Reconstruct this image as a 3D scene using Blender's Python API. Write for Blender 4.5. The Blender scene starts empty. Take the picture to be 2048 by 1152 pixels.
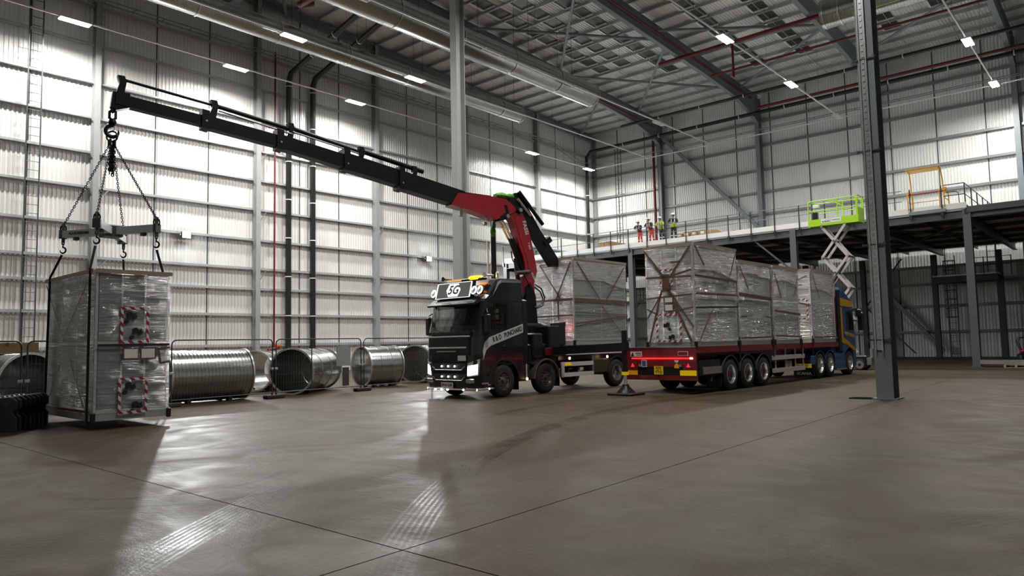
import bpy, math, random
from math import sin, cos, pi, radians, atan2, hypot, sqrt
from mathutils import Vector, Matrix, noise

random.seed(7)
scene = bpy.context.scene
COL = scene.collection

# ------------------------------------------------------------------ camera, world, exposure
CAM_H = 1.68
FPX, YAW, PIT, ROL = 1439.1, -0.72151, 0.0765, -0.02034
_f = Vector((sin(YAW) * cos(PIT), cos(YAW) * cos(PIT), sin(PIT)))
_r = Vector((cos(YAW), -sin(YAW), 0))
_u = _r.cross(_f)
_r2 = _r * cos(ROL) + _u * sin(ROL)
_u2 = -_r * sin(ROL) + _u * cos(ROL)
cam_data = bpy.data.cameras.new('camera')
cam = bpy.data.objects.new('camera', cam_data)
COL.objects.link(cam)
cam_data.sensor_fit = 'HORIZONTAL'
cam_data.sensor_width = 36.0
cam_data.lens = 36.0 * FPX / 2048.0
cam_data.clip_start = 0.05
cam_data.clip_end = 400
m3 = Matrix((_r2, _u2, -_f)).transposed()
cam.matrix_world = Matrix.Translation((0, 0, CAM_H)) @ m3.to_4x4()
scene.camera = cam

world = bpy.data.worlds.new('night')
scene.world = world
world.use_nodes = True
world.node_tree.nodes['Background'].inputs[0].default_value = (0.02, 0.022, 0.028, 1)
world.node_tree.nodes['Background'].inputs[1].default_value = 0.2

scene.view_settings.view_transform = 'Standard'
scene.view_settings.look = 'None'
scene.view_settings.gamma = 1.0
scene.view_settings.use_curve_mapping = False
scene.view_settings.exposure = -0.15
scene.cycles.adaptive_threshold = 0.03
scene.cycles.max_bounces = 5
scene.cycles.diffuse_bounces = 3
scene.cycles.glossy_bounces = 3
scene.cycles.transmission_bounces = 4
scene.cycles.transparent_max_bounces = 8
scene.cycles.caustics_reflective = False
scene.cycles.caustics_refractive = False
LAMP_W = 1080.0        # every high bay lamp that is switched on
FLOOD_W = 950.0       # each flood lamp on the corrugated wall

# ------------------------------------------------------------------ helpers
class MB:
    def __init__(s):
        s.v = []; s.f = []
    def add(s, vs, fs):
        b = len(s.v)
        s.v += [tuple(v) for v in vs]
        s.f += [tuple(i + b for i in f) for f in fs]
        return s
    def box(s, x0, x1, y0, y1, z0, z1):
        vs = [(x0,y0,z0),(x1,y0,z0),(x1,y1,z0),(x0,y1,z0),(x0,y0,z1),(x1,y0,z1),(x1,y1,z1),(x0,y1,z1)]
        return s.add(vs, [(3,2,1,0),(4,5,6,7),(0,1,5,4),(1,2,6,5),(2,3,7,6),(3,0,4,7)])
    def cbox(s, x0, x1, y0, y1, z0, z1, c):
        # box whose vertical and horizontal edges are chamfered
        xs = (x0, x1); ys = (y0, y1); zs = (z0, z1)
        rings = []
        for z, k in ((z0, c), (z0 + c, 0), (z1 - c, 0), (z1, c)):
            a0, a1, b0, b1 = x0 + k, x1 - k, y0 + k, y1 - k
            rings.append([(a0+c,b0,z),(a1-c,b0,z),(a1,b0+c,z),(a1,b1-c,z),(a1-c,b1,z),(a0+c,b1,z),(a0,b1-c,z),(a0,b0+c,z)])
        return s.loft(rings)
    def loft(s, rings, cap=True):
        n = len(rings[0]); vs = [p for r in rings for p in r]; fs = []
        for i in range(len(rings) - 1):
            for j in range(n):
                k = (j + 1) % n
                fs.append((i*n+j, i*n+k, (i+1)*n+k, (i+1)*n+j))
        if cap:
            fs.append(tuple(range(n - 1, -1, -1)))
            fs.append(tuple((len(rings)-1)*n + j for j in range(n)))
        return s.add(vs, fs)
    def bar(s, p0, p1, w, h, up=(0, 0, 1)):
        p0 = Vector(p0); p1 = Vector(p1); d = (p1 - p0).normalized(); up = Vector(up)
        if abs(d.dot(up)) > 0.98: up = Vector((1, 0, 0))
        a = d.cross(up).normalized(); b = a.cross(d)
        rings = []
        for p in (p0, p1):
            rings.append([p - a*w/2 - b*h/2, p + a*w/2 - b*h/2, p + a*w/2 + b*h/2, p - a*w/2 + b*h/2])
        return s.loft(rings)
    def tube(s, pts, r, n=8, cap=True):
        pts = [Vector(p) for p in pts]; rings = []
        m = len(pts); rr = r if isinstance(r, (list, tuple)) else [r] * m
        ref = None
        for i, p in enumerate(pts):
            if i == 0: d = pts[1] - pts[0]
            elif i == m - 1: d = pts[-1] - pts[-2]
            else: d = (pts[i+1] - p).normalized() + (p - pts[i-1]).normalized()
            d.normalize()
            if ref is None:
                ref = Vector((0, 0, 1)) if abs(d.z) < 0.9 else Vector((1, 0, 0))
            a = d.cross(ref)
            if a.length < 1e-4: a = d.cross(Vector((0.3, 1, 0.2)))
            a.normalize(); b = a.cross(d).normalized(); ref = b
            k = 1.0
            if 0 < i < m - 1:
                c = max(0.5, (pts[i+1]-p).normalized().dot(d)); k = 1.0 / c
            rings.append([p + (a*cos(t)*1.0 + b*sin(t)) * rr[i] * (k if False else 1.0) for t in [2*pi*j/n for j in range(n)]])
        return s.loft(rings, cap)
    def cyl(s, p0, p1, r, n=12):
        return s.tube([p0, p1], r, n)
    def prism(s, poly, axis, a, b):
        # polygon in the plane across the axis: x -> (y,z), y -> (x,z), z -> (x,y)
        def P(u, v, t):
            return (t, u, v) if axis == 'x' else ((u, t, v) if axis == 'y' else (u, v, t))
        n = len(poly)
        vs = [P(u, v, a) for u, v in poly] + [P(u, v, b) for u, v in poly]
        fs = [tuple(range(n - 1, -1, -1)), tuple(range(n, 2*n))] + [(i, (i+1) % n, n + (i+1) % n, n + i) for i in range(n)]
        return s.add(vs, fs)
    def lathe(s, prof, o, axis, n=24, cap=True):
        # prof: (radius, offset along the axis)
        o = Vector(o); ax = Vector(axis).normalized()
        ref = Vector((0, 0, 1)) if abs(ax.z) < 0.9 else Vector((1, 0, 0))
        a = ax.cross(ref).normalized(); b = ax.cross(a)
        rings = [[o + ax*t + (a*cos(q) + b*sin(q))*max(r, 1e-4) for q in [2*pi*j/n for j in range(n)]] for r, t in prof]
        return s.loft(rings, cap)
    def ibeam(s, p0, p1, w, h, tf=0.025, tw=0.018, up=(0, 0, 1)):
        p0 = Vector(p0); p1 = Vector(p1); d = (p1 - p0).normalized(); up = Vector(up)
        if abs(d.dot(up)) > 0.98: up = Vector((0, 1, 0))
        a = d.cross(up).normalized(); b = a.cross(d)
        W, Hh, t, q = w/2, h/2, tf, tw/2
        prof = [(-W,-Hh),(W,-Hh),(W,-Hh+t),(q,-Hh+t),(q,Hh-t),(W,Hh-t),(W,Hh),(-W,Hh),(-W,Hh-t),(-q,Hh-t),(-q,-Hh+t),(-W,-Hh+t)]
        return s.loft([[p + a*x + b*y for x, y in prof] for p in (p0, p1)])
    def quad(s, a, b, c, d):
        return s.add([a, b, c, d], [(0, 1, 2, 3)])

def obj(name, mb, mat, parent=None, smooth=False, loc=None):
    me = bpy.data.meshes.new(name)
    me.from_pydata(mb.v, [], mb.f)
    me.update()
    if smooth:
        me.shade_smooth()
        try: me.set_sharp_from_angle(angle=radians(40))
        except Exception: pass
    me.materials.append(mat)
    o = bpy.data.objects.new(name, me)
    COL.objects.link(o)
    if loc: o.location = loc
    if parent: o.parent = parent
    return o

def inst(src, parent, loc=None, rot=None, name=None):
    o = src.copy()
    COL.objects.link(o)
    o.parent = parent
    if loc is not None: o.location = loc
    if rot is not None: o.rotation_euler = rot
    return o

def empty(name, loc=(0, 0, 0), rz=0.0):
    o = bpy.data.objects.new(name, None)
    o.empty_display_size = 0.2
    COL.objects.link(o)
    o.location = loc
    o.rotation_euler = (0, 0, rz)
    return o

def tag(o, label, cat, group=None, kind=None):
    o['label'] = label
    o['category'] = cat
    if group: o['group'] = group
    if kind: o['kind'] = kind
    return o

def struct(name, label=None):
    o = empty(name)
    o['kind'] = 'structure'
    if label: o['label'] = label
    return o

def text(name, body, size, mat, parent, loc, rot, ext=0.004, align='CENTER', sx=1.0, shear=0.0):
    c = bpy.data.curves.new(name, 'FONT')
    c.body = body; c.size = size; c.extrude = ext; c.resolution_u = 3; c.offset = size * 0.022
    c.align_x = align; c.align_y = 'CENTER'; c.shear = shear
    tmp = bpy.data.objects.new('tmp', c)
    me = bpy.data.meshes.new_from_object(tmp)
    bpy.data.objects.remove(tmp); bpy.data.curves.remove(c)
    me.name = name; me.materials.clear(); me.materials.append(mat)
    o = bpy.data.objects.new(name, me)
    COL.objects.link(o)
    o.parent = parent; o.location = loc
    o.rotation_euler = rot.to_euler() if isinstance(rot, Matrix) else rot
    o.scale = (sx, 1, 1)
    return o

# ------------------------------------------------------------------ materials
def new_mat(name):
    m = bpy.data.materials.new(name); m.use_nodes = True
    nt = m.node_tree
    return m, nt, nt.nodes['Principled BSDF']

def pmat(name, col, rough=0.5, metal=0.0, var=0.0, vscale=3.0, bump=0.0, bscale=40.0, emit=None, estr=0.0, stretch=None, coat=0.0, spec=0.5):
    m, nt, b = new_mat(name)
    b.inputs['Base Color'].default_value = (*col, 1)
    b.inputs['Roughness'].default_value = rough
    b.inputs['Metallic'].default_value = metal
    b.inputs['Specular IOR Level'].default_value = spec
    if coat:
        b.inputs['Coat Weight'].default_value = coat
        b.inputs['Coat Roughness'].default_value = 0.08
    if emit:
        b.inputs['Emission Color'].default_value = (*emit, 1)
        b.inputs['Emission Strength'].default_value = estr
    if var or bump:
        tc = nt.nodes.new('ShaderNodeTexCoord'); mp = nt.nodes.new('ShaderNodeMapping')
        nt.links.new(tc.outputs['Object'], mp.inputs[0])
        if stretch: mp.inputs['Scale'].default_value = stretch
    if var:
        n = nt.nodes.new('ShaderNodeTexNoise'); n.inputs['Scale'].default_value = vscale; n.inputs['Detail'].default_value = 2
        nt.links.new(mp.outputs[0], n.inputs['Vector'])
        mr = nt.nodes.new('ShaderNodeMapRange')
        mr.inputs[1].default_value = 0.3; mr.inputs[2].default_value = 0.7
        mr.inputs[3].default_value = 1 - var; mr.inputs[4].default_value = 1 + var
        nt.links.new(n.outputs[0], mr.inputs[0])
        mx = nt.nodes.new('ShaderNodeVectorMath'); mx.operation = 'SCALE'
        mx.inputs[0].default_value = col
        nt.links.new(mr.outputs[0], mx.inputs['Scale'])
        nt.links.new(mx.outputs[0], b.inputs['Base Color'])
    if bump:
        n2 = nt.nodes.new('ShaderNodeTexNoise'); n2.inputs['Scale'].default_value = bscale; n2.inputs['Detail'].default_value = 4
        nt.links.new(mp.outputs[0], n2.inputs['Vector'])
        bp = nt.nodes.new('ShaderNodeBump'); bp.inputs['Strength'].default_value = bump; bp.inputs['Distance'].default_value = 0.02
        nt.links.new(n2.outputs[0], bp.inputs['Height'])
        nt.links.new(bp.outputs[0], b.inputs['Normal'])
    return m

def emat(name, col, strength):
    m = bpy.data.materials.new(name); m.use_nodes = True
    nt = m.node_tree; nt.nodes.clear()
    e = nt.nodes.new('ShaderNodeEmission'); o = nt.nodes.new('ShaderNodeOutputMaterial')
    e.inputs[0].default_value = (*col, 1); e.inputs[1].default_value = strength
    nt.links.new(e.outputs[0], o.inputs[0])
    return m

M = {}
M['sheet'] = pmat('white_liner_sheet', (0.77, 0.775, 0.76), 0.32, 0, 0.04, 0.6)
M['roof_sheet'] = pmat('roof_liner_sheet', (0.72, 0.71, 0.68), 0.4, 0, 0.12, 0.5)
M['joint'] = pmat('dark_joint', (0.05, 0.052, 0.055), 0.6)
M['girt'] = pmat('galvanised_girt_shaded', (0.24, 0.25, 0.255), 0.42, 0.25, 0.08, 2)  # darker copy of one galvanised tone: shade of unlit undersides painted in
M['girt_lit'] = pmat('galvanised_girt_lit', (0.42, 0.43, 0.43), 0.42, 0.2, 0.08, 2)  # lighter copy of the same galvanised tone, for the lit wall
M['edge_board'] = pmat('pale_card_edge', (0.32, 0.25, 0.20), 0.6)
M['block_navy'] = pmat('dark_rubber_block', (0.030, 0.033, 0.042), 0.5, 0, 0.2, 5)
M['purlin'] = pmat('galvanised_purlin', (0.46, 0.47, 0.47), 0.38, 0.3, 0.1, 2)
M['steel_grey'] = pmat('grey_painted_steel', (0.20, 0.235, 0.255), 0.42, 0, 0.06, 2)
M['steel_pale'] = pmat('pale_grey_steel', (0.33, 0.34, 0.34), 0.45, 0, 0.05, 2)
M['steel_mid'] = pmat('dark_grey_steel', (0.085, 0.095, 0.10), 0.45, 0, 0.06, 2)
M['steel_dark'] = pmat('charcoal_painted_steel', (0.055, 0.06, 0.064), 0.45, 0, 0.08, 2)
M['galv'] = pmat('galvanised_steel', (0.55, 0.56, 0.56), 0.3, 0.9, 0.1, 5)
M['duct'] = pmat('spiral_duct_metal', (0.46, 0.47, 0.46), 0.22, 0.95, 0.08, 3)
M['ductflange'] = pmat('duct_flange', (0.75, 0.75, 0.74), 0.25, 0.9)
M['red_pipe'] = pmat('red_sprinkler_pipe', (0.13, 0.010, 0.013), 0.4)
M['black_pipe'] = pmat('black_plastic_pipe', (0.012, 0.013, 0.014), 0.4)
M['black'] = pmat('black_paint', (0.010, 0.011, 0.013), 0.35)
M['black_matt'] = pmat('black_plastic', (0.014, 0.014, 0.015), 0.6, 0, 0.1, 4)
M['rubber'] = pmat('tyre_rubber', (0.016, 0.016, 0.016), 0.75, 0, 0.15, 6)
M['flashing'] = pmat('glint_white_flashing', (0.88, 0.88, 0.87), 0.35)  # white tone painted in place of lamp glints on the trim
M['white'] = pmat('white_paint', (0.75, 0.75, 0.74), 0.4)
M['chrome'] = pmat('polished_alloy', (0.85, 0.86, 0.87), 0.25, 0.85)
M['alloy'] = pmat('dull_alloy', (0.5, 0.5, 0.5), 0.35, 0.9)
M['chrome_dim'] = pmat('dark_wheel_alloy', (0.22, 0.22, 0.225), 0.3, 0.9)

M['lamp_on'] = emat('lamp_lit', (1.0, 0.98, 0.92), 60)
M['lamp_off'] = pmat('lamp_unlit', (0.6, 0.6, 0.58), 0.3)
M['card'] = pmat('brown_cardboard', (0.36, 0.235, 0.12), 0.75, 0, 0.08, 3)
M['paper'] = pmat('white_paper', (0.78, 0.78, 0.76), 0.6)
M['red_truck'] = pmat('red_trailer_paint', (0.22, 0.012, 0.018), 0.3, 0, 0.06, 2, coat=0.4)
M['navy'] = pmat('dark_navy_cab_paint', (0.008, 0.012, 0.016), 0.22, 0, 0, coat=0.6)
M['blue'] = pmat('blue_cab_paint', (0.012, 0.07, 0.24), 0.25, coat=0.6)
M['yellow'] = pmat('yellow_cab_stripe', (0.62, 0.33, 0.015), 0.35)
M['glass'] = pmat('dark_cab_glass', (0.012, 0.016, 0.018), 0.05, spec=0.8)
M['silver_stripe'] = pmat('silver_grey_stripe', (0.60, 0.62, 0.63), 0.4)
M['crane_red'] = pmat('red_crane_paint', (0.36, 0.008, 0.022), 0.3, 0, 0.05, 2, coat=0.5)
M['crane_black'] = pmat('black_boom_paint', (0.005, 0.007, 0.011), 0.38, spec=0.35)
M['green_fluo'] = pmat('green_bag_fabric', (0.07, 0.30, 0.03), 0.7, 0, 0.35, 6)
M['lime'] = pmat('lime_lift_paint', (0.40, 0.72, 0.02), 0.4)
M['orange'] = pmat('orange_gate_paint', (0.78, 0.40, 0.03), 0.4)
M['orange_red'] = pmat('red_gate_bar', (0.45, 0.06, 0.015), 0.4)
M['lift_arm'] = pmat('pale_lift_arm', (0.50, 0.49, 0.46), 0.4, 0, 0.05, 3)
M['ahu_panel'] = pmat('grey_unit_panel', (0.19, 0.212, 0.23), 0.4, 0, 0.05, 1.5)
M['ahu_frame'] = pmat('pale_unit_frame', (0.55, 0.56, 0.56), 0.35, 0.2)
M['ahu_base'] = pmat('pale_grey_base_frame', (0.36, 0.38, 0.38), 0.45)
M['tape_brown'] = pmat('brown_packing_tape', (0.13, 0.075, 0.05), 0.35)
M['strap'] = pmat('black_webbing', (0.012, 0.012, 0.014), 0.7)
M['chain'] = pmat('dark_lifting_chain', (0.03, 0.03, 0.032), 0.4, 0.8)
M['spreader'] = pmat('grey_alloy_beam', (0.62, 0.63, 0.63), 0.4, 0.0)
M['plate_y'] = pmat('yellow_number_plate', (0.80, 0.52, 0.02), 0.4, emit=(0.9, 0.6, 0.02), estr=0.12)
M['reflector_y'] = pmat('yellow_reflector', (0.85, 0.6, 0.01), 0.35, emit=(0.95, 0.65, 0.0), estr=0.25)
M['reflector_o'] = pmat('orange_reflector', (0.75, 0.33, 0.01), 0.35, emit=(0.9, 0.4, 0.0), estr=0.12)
M['plate_w'] = pmat('white_number_plate', (0.72, 0.72, 0.70), 0.4)
M['ink'] = pmat('black_lettering', (0.012, 0.012, 0.014), 0.5)
M['ink_white'] = pmat('white_lettering', (0.7, 0.7, 0.7), 0.5)
M['sticker_blue'] = pmat('blue_sticker', (0.04, 0.13, 0.33), 0.45)
M['skin'] = pmat('skin', (0.45, 0.27, 0.19), 0.55)
M['hiviz_y'] = pmat('yellow_green_vest', (0.40, 0.52, 0.03), 0.6)
M['hiviz_o'] = pmat('orange_red_work_trousers', (0.62, 0.055, 0.02), 0.65)
M['vest_o'] = pmat('dark_red_work_vest', (0.20, 0.03, 0.025), 0.65)
M['cloth_dark'] = pmat('dark_work_clothes', (0.018, 0.018, 0.022), 0.75)
M['helmet'] = pmat('white_safety_helmet', (0.78, 0.78, 0.77), 0.3)
M['reflective'] = pmat('silver_reflective_tape', (0.65, 0.65, 0.63), 0.35)
M['wood'] = pmat('pallet_timber', (0.38, 0.26, 0.14), 0.7, 0, 0.15, 4)
M['pink_machine'] = pmat('magenta_machine_cover', (0.55, 0.03, 0.12), 0.35)
M['head_on'] = emat('headlamp_lit', (0.95, 0.98, 1.0), 9)
M['marker_o'] = emat('amber_marker_lit', (1.0, 0.62, 0.28), 10)
M['marker_w'] = emat('white_marker_lit', (1.0, 0.97, 0.9), 8)
M['beacon'] = emat('amber_beacon_lit', (1.0, 0.27, 0.01), 6)
M['beacon_dim'] = emat('amber_light_bar_lens', (0.9, 0.5, 0.2), 0.9)
M['lightbox'] = emat('light_box_white', (0.9, 0.92, 0.92), 1.25)
M['lightbox_grey'] = emat('light_box_panel', (0.15, 0.15, 0.14), 0.75)
M['angel'] = emat('ring_lamp_lit', (0.8, 0.9, 1.0), 1.6)
M['red_led'] = emat('red_light_strip', (1.0, 0.02, 0.03), 2.6)
M['red_lens'] = pmat('red_lens', (0.5, 0.01, 0.02), 0.2, emit=(1, 0.05, 0.08), estr=0.8)
M['mesh_wire'] = pmat('fence_wire', (0.16, 0.165, 0.17), 0.4, 0.6)
M['fence_tube'] = pmat('dark_fence_tube', (0.06, 0.062, 0.065), 0.4, 0.5)
M['white_deck'] = pmat('white_deck_edge', (0.74, 0.74, 0.73), 0.45)
M['deck_under'] = pmat('deck_underside_sheet', (0.62, 0.63, 0.63), 0.4, 0.1, 0.1, 1)

# red and white warning tape: flat print
def stripe_mat():
    m, nt, b = new_mat('red_white_warning_tape')
    tc = nt.nodes.new('ShaderNodeTexCoord'); sp = nt.nodes.new('ShaderNodeSeparateXYZ')
    nt.links.new(tc.outputs['Object'], sp.inputs[0])
    a = nt.nodes.new('ShaderNodeMath'); a.operation = 'ADD'
    nt.links.new(sp.outputs[0], a.inputs[0]); nt.links.new(sp.outputs[1], a.inputs[1])
    a2 = nt.nodes.new('ShaderNodeMath'); a2.operation = 'ADD'
    nt.links.new(a.outputs[0], a2.inputs[0]); nt.links.new(sp.outputs[2], a2.inputs[1])
    q = nt.nodes.new('ShaderNodeMath'); q.operation = 'MULTIPLY'; q.inputs[1].default_value = 5.2
    nt.links.new(a2.outputs[0], q.inputs[0])
    fr = nt.nodes.new('ShaderNodeMath'); fr.operation = 'FRACT'; nt.links.new(q.outputs[0], fr.inputs[0])
    g = nt.nodes.new('ShaderNodeMath'); g.operation = 'GREATER_THAN'; g.inputs[1].default_value = 0.5
    nt.links.new(fr.outputs[0], g.inputs[0])
    mx = nt.nodes.new('ShaderNodeMix'); mx.data_type = 'RGBA'
    mx.inputs[6].default_value = (0.30, 0.01, 0.03, 1); mx.inputs[7].default_value = (0.68, 0.67, 0.66, 1)
    nt.links.new(g.outputs[0], mx.inputs[0]); nt.links.new(mx.outputs[2], b.inputs['Base Color'])
    b.inputs['Roughness'].default_value = 0.4
    return m
M['stripes'] = stripe_mat()

# stretch film: thin, half clear, crinkled, shiny
def film_mat(name, alpha, seed, tint, gloss=0.2):
    m = bpy.data.materials.new(name); m.use_nodes = True
    nt = m.node_tree; nt.nodes.clear()
    out = nt.nodes.new('ShaderNodeOutputMaterial')
    tr = nt.nodes.new('ShaderNodeBsdfTransparent'); df = nt.nodes.new('ShaderNodeBsdfDiffuse'); gl = nt.nodes.new('ShaderNodeBsdfGlossy')
    df.inputs[0].default_value = (*tint, 1); gl.inputs[0].default_value = (0.95, 0.95, 0.95, 1); gl.inputs['Roughness'].default_value = 0.14
    tc = nt.nodes.new('ShaderNodeTexCoord')
    def nz(scale, sc, det, rot=(0.16, 0.12, 0)):
        mp = nt.nodes.new('ShaderNodeMapping'); mp.inputs['Scale'].default_value = sc
        mp.inputs['Location'].default_value = (seed, seed * 1.7, seed * 0.3)
        mp.inputs['Rotation'].default_value = rot
        nt.links.new(tc.outputs['Object'], mp.inputs[0])
        n = nt.nodes.new('ShaderNodeTexNoise'); n.inputs['Scale'].default_value = scale; n.inputs['Detail'].default_value = det
        n.inputs['Distortion'].default_value = 0.6
        nt.links.new(mp.outputs[0], n.inputs['Vector'])
        return n
    n1 = nz(2.0, (0.8, 0.8, 17), 4); n2 = nz(2.4, (2.0, 2.0, 3.4), 3, (0.5, -0.4, 0)); n3 = nz(0.7, (1, 1, 1), 2)
    add = nt.nodes.new('ShaderNodeMath'); add.operation = 'ADD'
    nt.links.new(n1.outputs[0], add.inputs[0]); nt.links.new(n2.outputs[0], add.inputs[1])
    bp = nt.nodes.new('ShaderNodeBump'); bp.inputs['Strength'].default_value = 1.0; bp.inputs['Distance'].default_value = 0.16
    nt.links.new(add.outputs[0], bp.inputs['Height']); nt.links.new(bp.outputs[0], gl.inputs['Normal'])
    def rng(n, a, b, c, d):
        mr = nt.nodes.new('ShaderNodeMapRange')
        for i, v in enumerate((a, b, c, d)): mr.inputs[i + 1].default_value = v
        nt.links.new(n.outputs[0], mr.inputs[0]); return mr.outputs[0]
    m1 = nt.nodes.new('ShaderNodeMixShader'); m2 = nt.nodes.new('ShaderNodeMixShader')
    nt.links.new(rng(n1, 0.38, 0.68, max(0.0, alpha - 0.2), min(1.0, alpha + 0.28)), m1.inputs[0])
    nt.links.new(tr.outputs[0], m1.inputs[1]); nt.links.new(df.outputs[0], m1.inputs[2])
    nt.links.new(rng(n3, 0.35, 0.65, gloss * 0.5, gloss * 1.5), m2.inputs[0])
    nt.links.new(m1.outputs[0], m2.inputs[1]); nt.links.new(gl.outputs[0], m2.inputs[2])
    nt.links.new(m2.outputs[0], out.inputs[0])
    return m
M['film'] = film_mat('clear_stretch_film', 0.30, 1.3, (0.55, 0.56, 0.56), 0.26)
M['film_thin'] = film_mat('thin_stretch_film', 0.05, 4.1, (0.5, 0.52, 0.53), 0.10)
M['film_milky'] = film_mat('milky_stretch_film', 0.55, 2.2, (0.60, 0.60, 0.59), 0.16)

def pane_mat():
    m = bpy.data.materials.new('clear_cab_glass'); m.use_nodes = True
    nt = m.node_tree; nt.nodes.clear()
    out = nt.nodes.new('ShaderNodeOutputMaterial'); tr = nt.nodes.new('ShaderNodeBsdfTransparent'); gl = nt.nodes.new('ShaderNodeBsdfGlossy')
    tr.inputs[0].default_value = (0.62, 0.66, 0.64, 1); gl.inputs['Roughness'].default_value = 0.03
    fr = nt.nodes.new('ShaderNodeLayerWeight'); fr.inputs[0].default_value = 0.15
    mx = nt.nodes.new('ShaderNodeMixShader'); nt.links.new(fr.outputs[1], mx.inputs[0])
    nt.links.new(tr.outputs[0], mx.inputs[1]); nt.links.new(gl.outputs[0], mx.inputs[2]); nt.links.new(mx.outputs[0], out.inputs[0])
    return m
M['windscreen'] = pane_mat()
# ------------------------------------------------------------------ floor material: trowelled concrete with tyre marks
def floor_mat():
    m, nt, b = new_mat('trowelled_concrete')
    N = nt.nodes.new; L = nt.links.new
    geo = N('ShaderNodeNewGeometry'); sp = N('ShaderNodeSeparateXYZ'); L(geo.outputs['Position'], sp.inputs[0])
    def math(op, a, b_=None, c=None, clamp=False):
        n = N('ShaderNodeMath'); n.operation = op; n.use_clamp = clamp
        for i, v in enumerate((a, b_, c)):
            if v is None: continue
            if isinstance(v, (int, float)): n.inputs[i].default_value = v
            else: L(v, n.inputs[i])
        return n.outputs[0]
    def noise_(scale, detail=6, stretch=(1, 1, 1), rot=0.0, dist=0.0):
        mp = N('ShaderNodeMapping'); mp.inputs['Scale'].default_value = stretch; mp.inputs['Rotation'].default_value = (0, 0, rot)
        L(geo.outputs['Position'], mp.inputs[0])
        n = N('ShaderNodeTexNoise'); n.inputs['Scale'].default_value = scale; n.inputs['Detail'].default_value = detail
        n.inputs['Distortion'].default_value = dist
        L(mp.outputs[0], n.inputs['Vector']); return n.outputs[0]
    def remap(v, a, b_, c, d):
        n = N('ShaderNodeMapRange'); L(v, n.inputs[0])
        for i, q in enumerate((a, b_, c, d)): n.inputs[i + 1].default_value = q
        return n.outputs[0]
    big = remap(noise_(0.22, 3, (1, 1, 1), 0, 1.0), 0.3, 0.7, 0.86, 1.12)
    mid = remap(noise_(1.7, 4, (1, 1, 1)), 0.3, 0.7, 0.92, 1.07)
    fine = remap(noise_(22, 2), 0.3, 0.7, 0.86, 1.13)
    streak = remap(noise_(0.9, 3, (0.35, 2.6, 1), 0.5, 0.8), 0.35, 0.7, 1.05, 0.88)
    # tyre marks: rings about a centre, cut to an arc
    marks = None; gl = None
    arcs = [(21.41, 25.95, 36.2, 0.26, -138, -157, 0.36), (11.3, 18.21, 21.48, 0.24, -134, -195, 0.40),
            (-9.96, 4.29, 1.45, 0.06, -75, 58, 0.5), (-9.97, 4.58, 2.17, 0.075, -62, 10, 0.5),
            (-10.29, 25.81, 6.27, 0.16, 5, 110, 0.16), (5.9, 17.92, 18.39, 0.18, -148, -182, 0.25), (-6, 40, 34, 0.2, -75, -110, 0.16)]
    for cx, cy, r, w, a0, a1, st in arcs:
        dx = math('SUBTRACT', sp.outputs[0], cx); dy = math('SUBTRACT', sp.outputs[1], cy)
        d = math('SQRT', math('ADD', math('MULTIPLY', dx, dx), math('MULTIPLY', dy, dy)))
        e = math('SUBTRACT', d, r)
        ring = remap(math('ABSOLUTE', e), w * 0.8, w, 1.0, 0.0)
        mid_a = radians((a0 + a1) / 2); half = abs(radians(a1 - a0)) / 2
        cs = math('DIVIDE', math('ADD', math('MULTIPLY', dx, cos(mid_a)), math('MULTIPLY', dy, sin(mid_a))), d)
        lo = cos(half); hi = cos(half * 0.75)
        arc = remap(cs, lo, hi, 0.0, 1.0)
        if w > 0.1:
            tread = remap(math('SINE', math('MULTIPLY', e, 2 * pi / 0.062)), -0.4, 0.8, 0.2, 1.0)
            ring = math('MULTIPLY', ring, tread)
        k = math('MULTIPLY', math('MULTIPLY', ring, arc), min(0.75, st * 1.7))
        marks = k if marks is None else math('MAXIMUM', marks, k)
        if w > 0.1: gl = k if gl is None else math('MAXIMUM', gl, k)
    worn = remap(noise_(2.2, 2), 0.3, 0.6, 0.35, 1.0)
    marks = math('MULTIPLY', marks, worn); gl = math('MULTIPLY', gl, worn)
    # tread prints: short ticks in patches
    mp = N('ShaderNodeMapping'); mp.inputs['Rotation'].default_value = (0, 0, 0.7); L(geo.outputs['Position'], mp.inputs[0])
    wv = N('ShaderNodeTexWave'); wv.inputs['Scale'].default_value = 3.4; wv.inputs['Distortion'].default_value = 7; wv.inputs['Detail'].default_value = 1
    L(mp.outputs[0], wv.inputs['Vector'])
    patch = remap(noise_(0.55, 1, (1, 0.35, 1), 0.7), 0.50, 0.64, 0, 1)
    ticks = math('MULTIPLY', math('MULTIPLY', remap(wv.outputs[0], 0.70, 0.92, 0, 0.34), patch), worn)
    dark = math('SUBTRACT', 1.0, math('MAXIMUM', marks, ticks))
    f = math('MULTIPLY', math('MULTIPLY', math('MULTIPLY', big, mid), math('MULTIPLY', fine, streak)), dark)
    vm = N('ShaderNodeVectorMath'); vm.operation = 'SCALE'; vm.inputs[0].default_value = (0.070, 0.051, 0.030)
    L(f, vm.inputs['Scale']); L(vm.outputs[0], b.inputs['Base Color'])
    rough = math('SUBTRACT', remap(noise_(0.8, 3, (1, 1, 1), 0, 1.5), 0.3, 0.7, 0.42, 0.60), math('MULTIPLY', gl, 0.30))
    L(rough, b.inputs['Roughness'])
    bp = N('ShaderNodeBump'); bp.inputs['Strength'].default_value = 0.45; bp.inputs['Distance'].default_value = 0.012
    L(math('ADD', math('ADD', noise_(9, 4), math('MULTIPLY', noise_(5, 3, (0.5, 2.5, 1), 0.6), 0.8)), math('ADD', math('MULTIPLY', noise_(60, 1), 0.4), math('MULTIPLY', ticks, 1.5))), bp.inputs['Height']); L(bp.outputs[0], b.inputs['Normal'])
    b.inputs['Specular IOR Level'].default_value = 0.20
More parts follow.
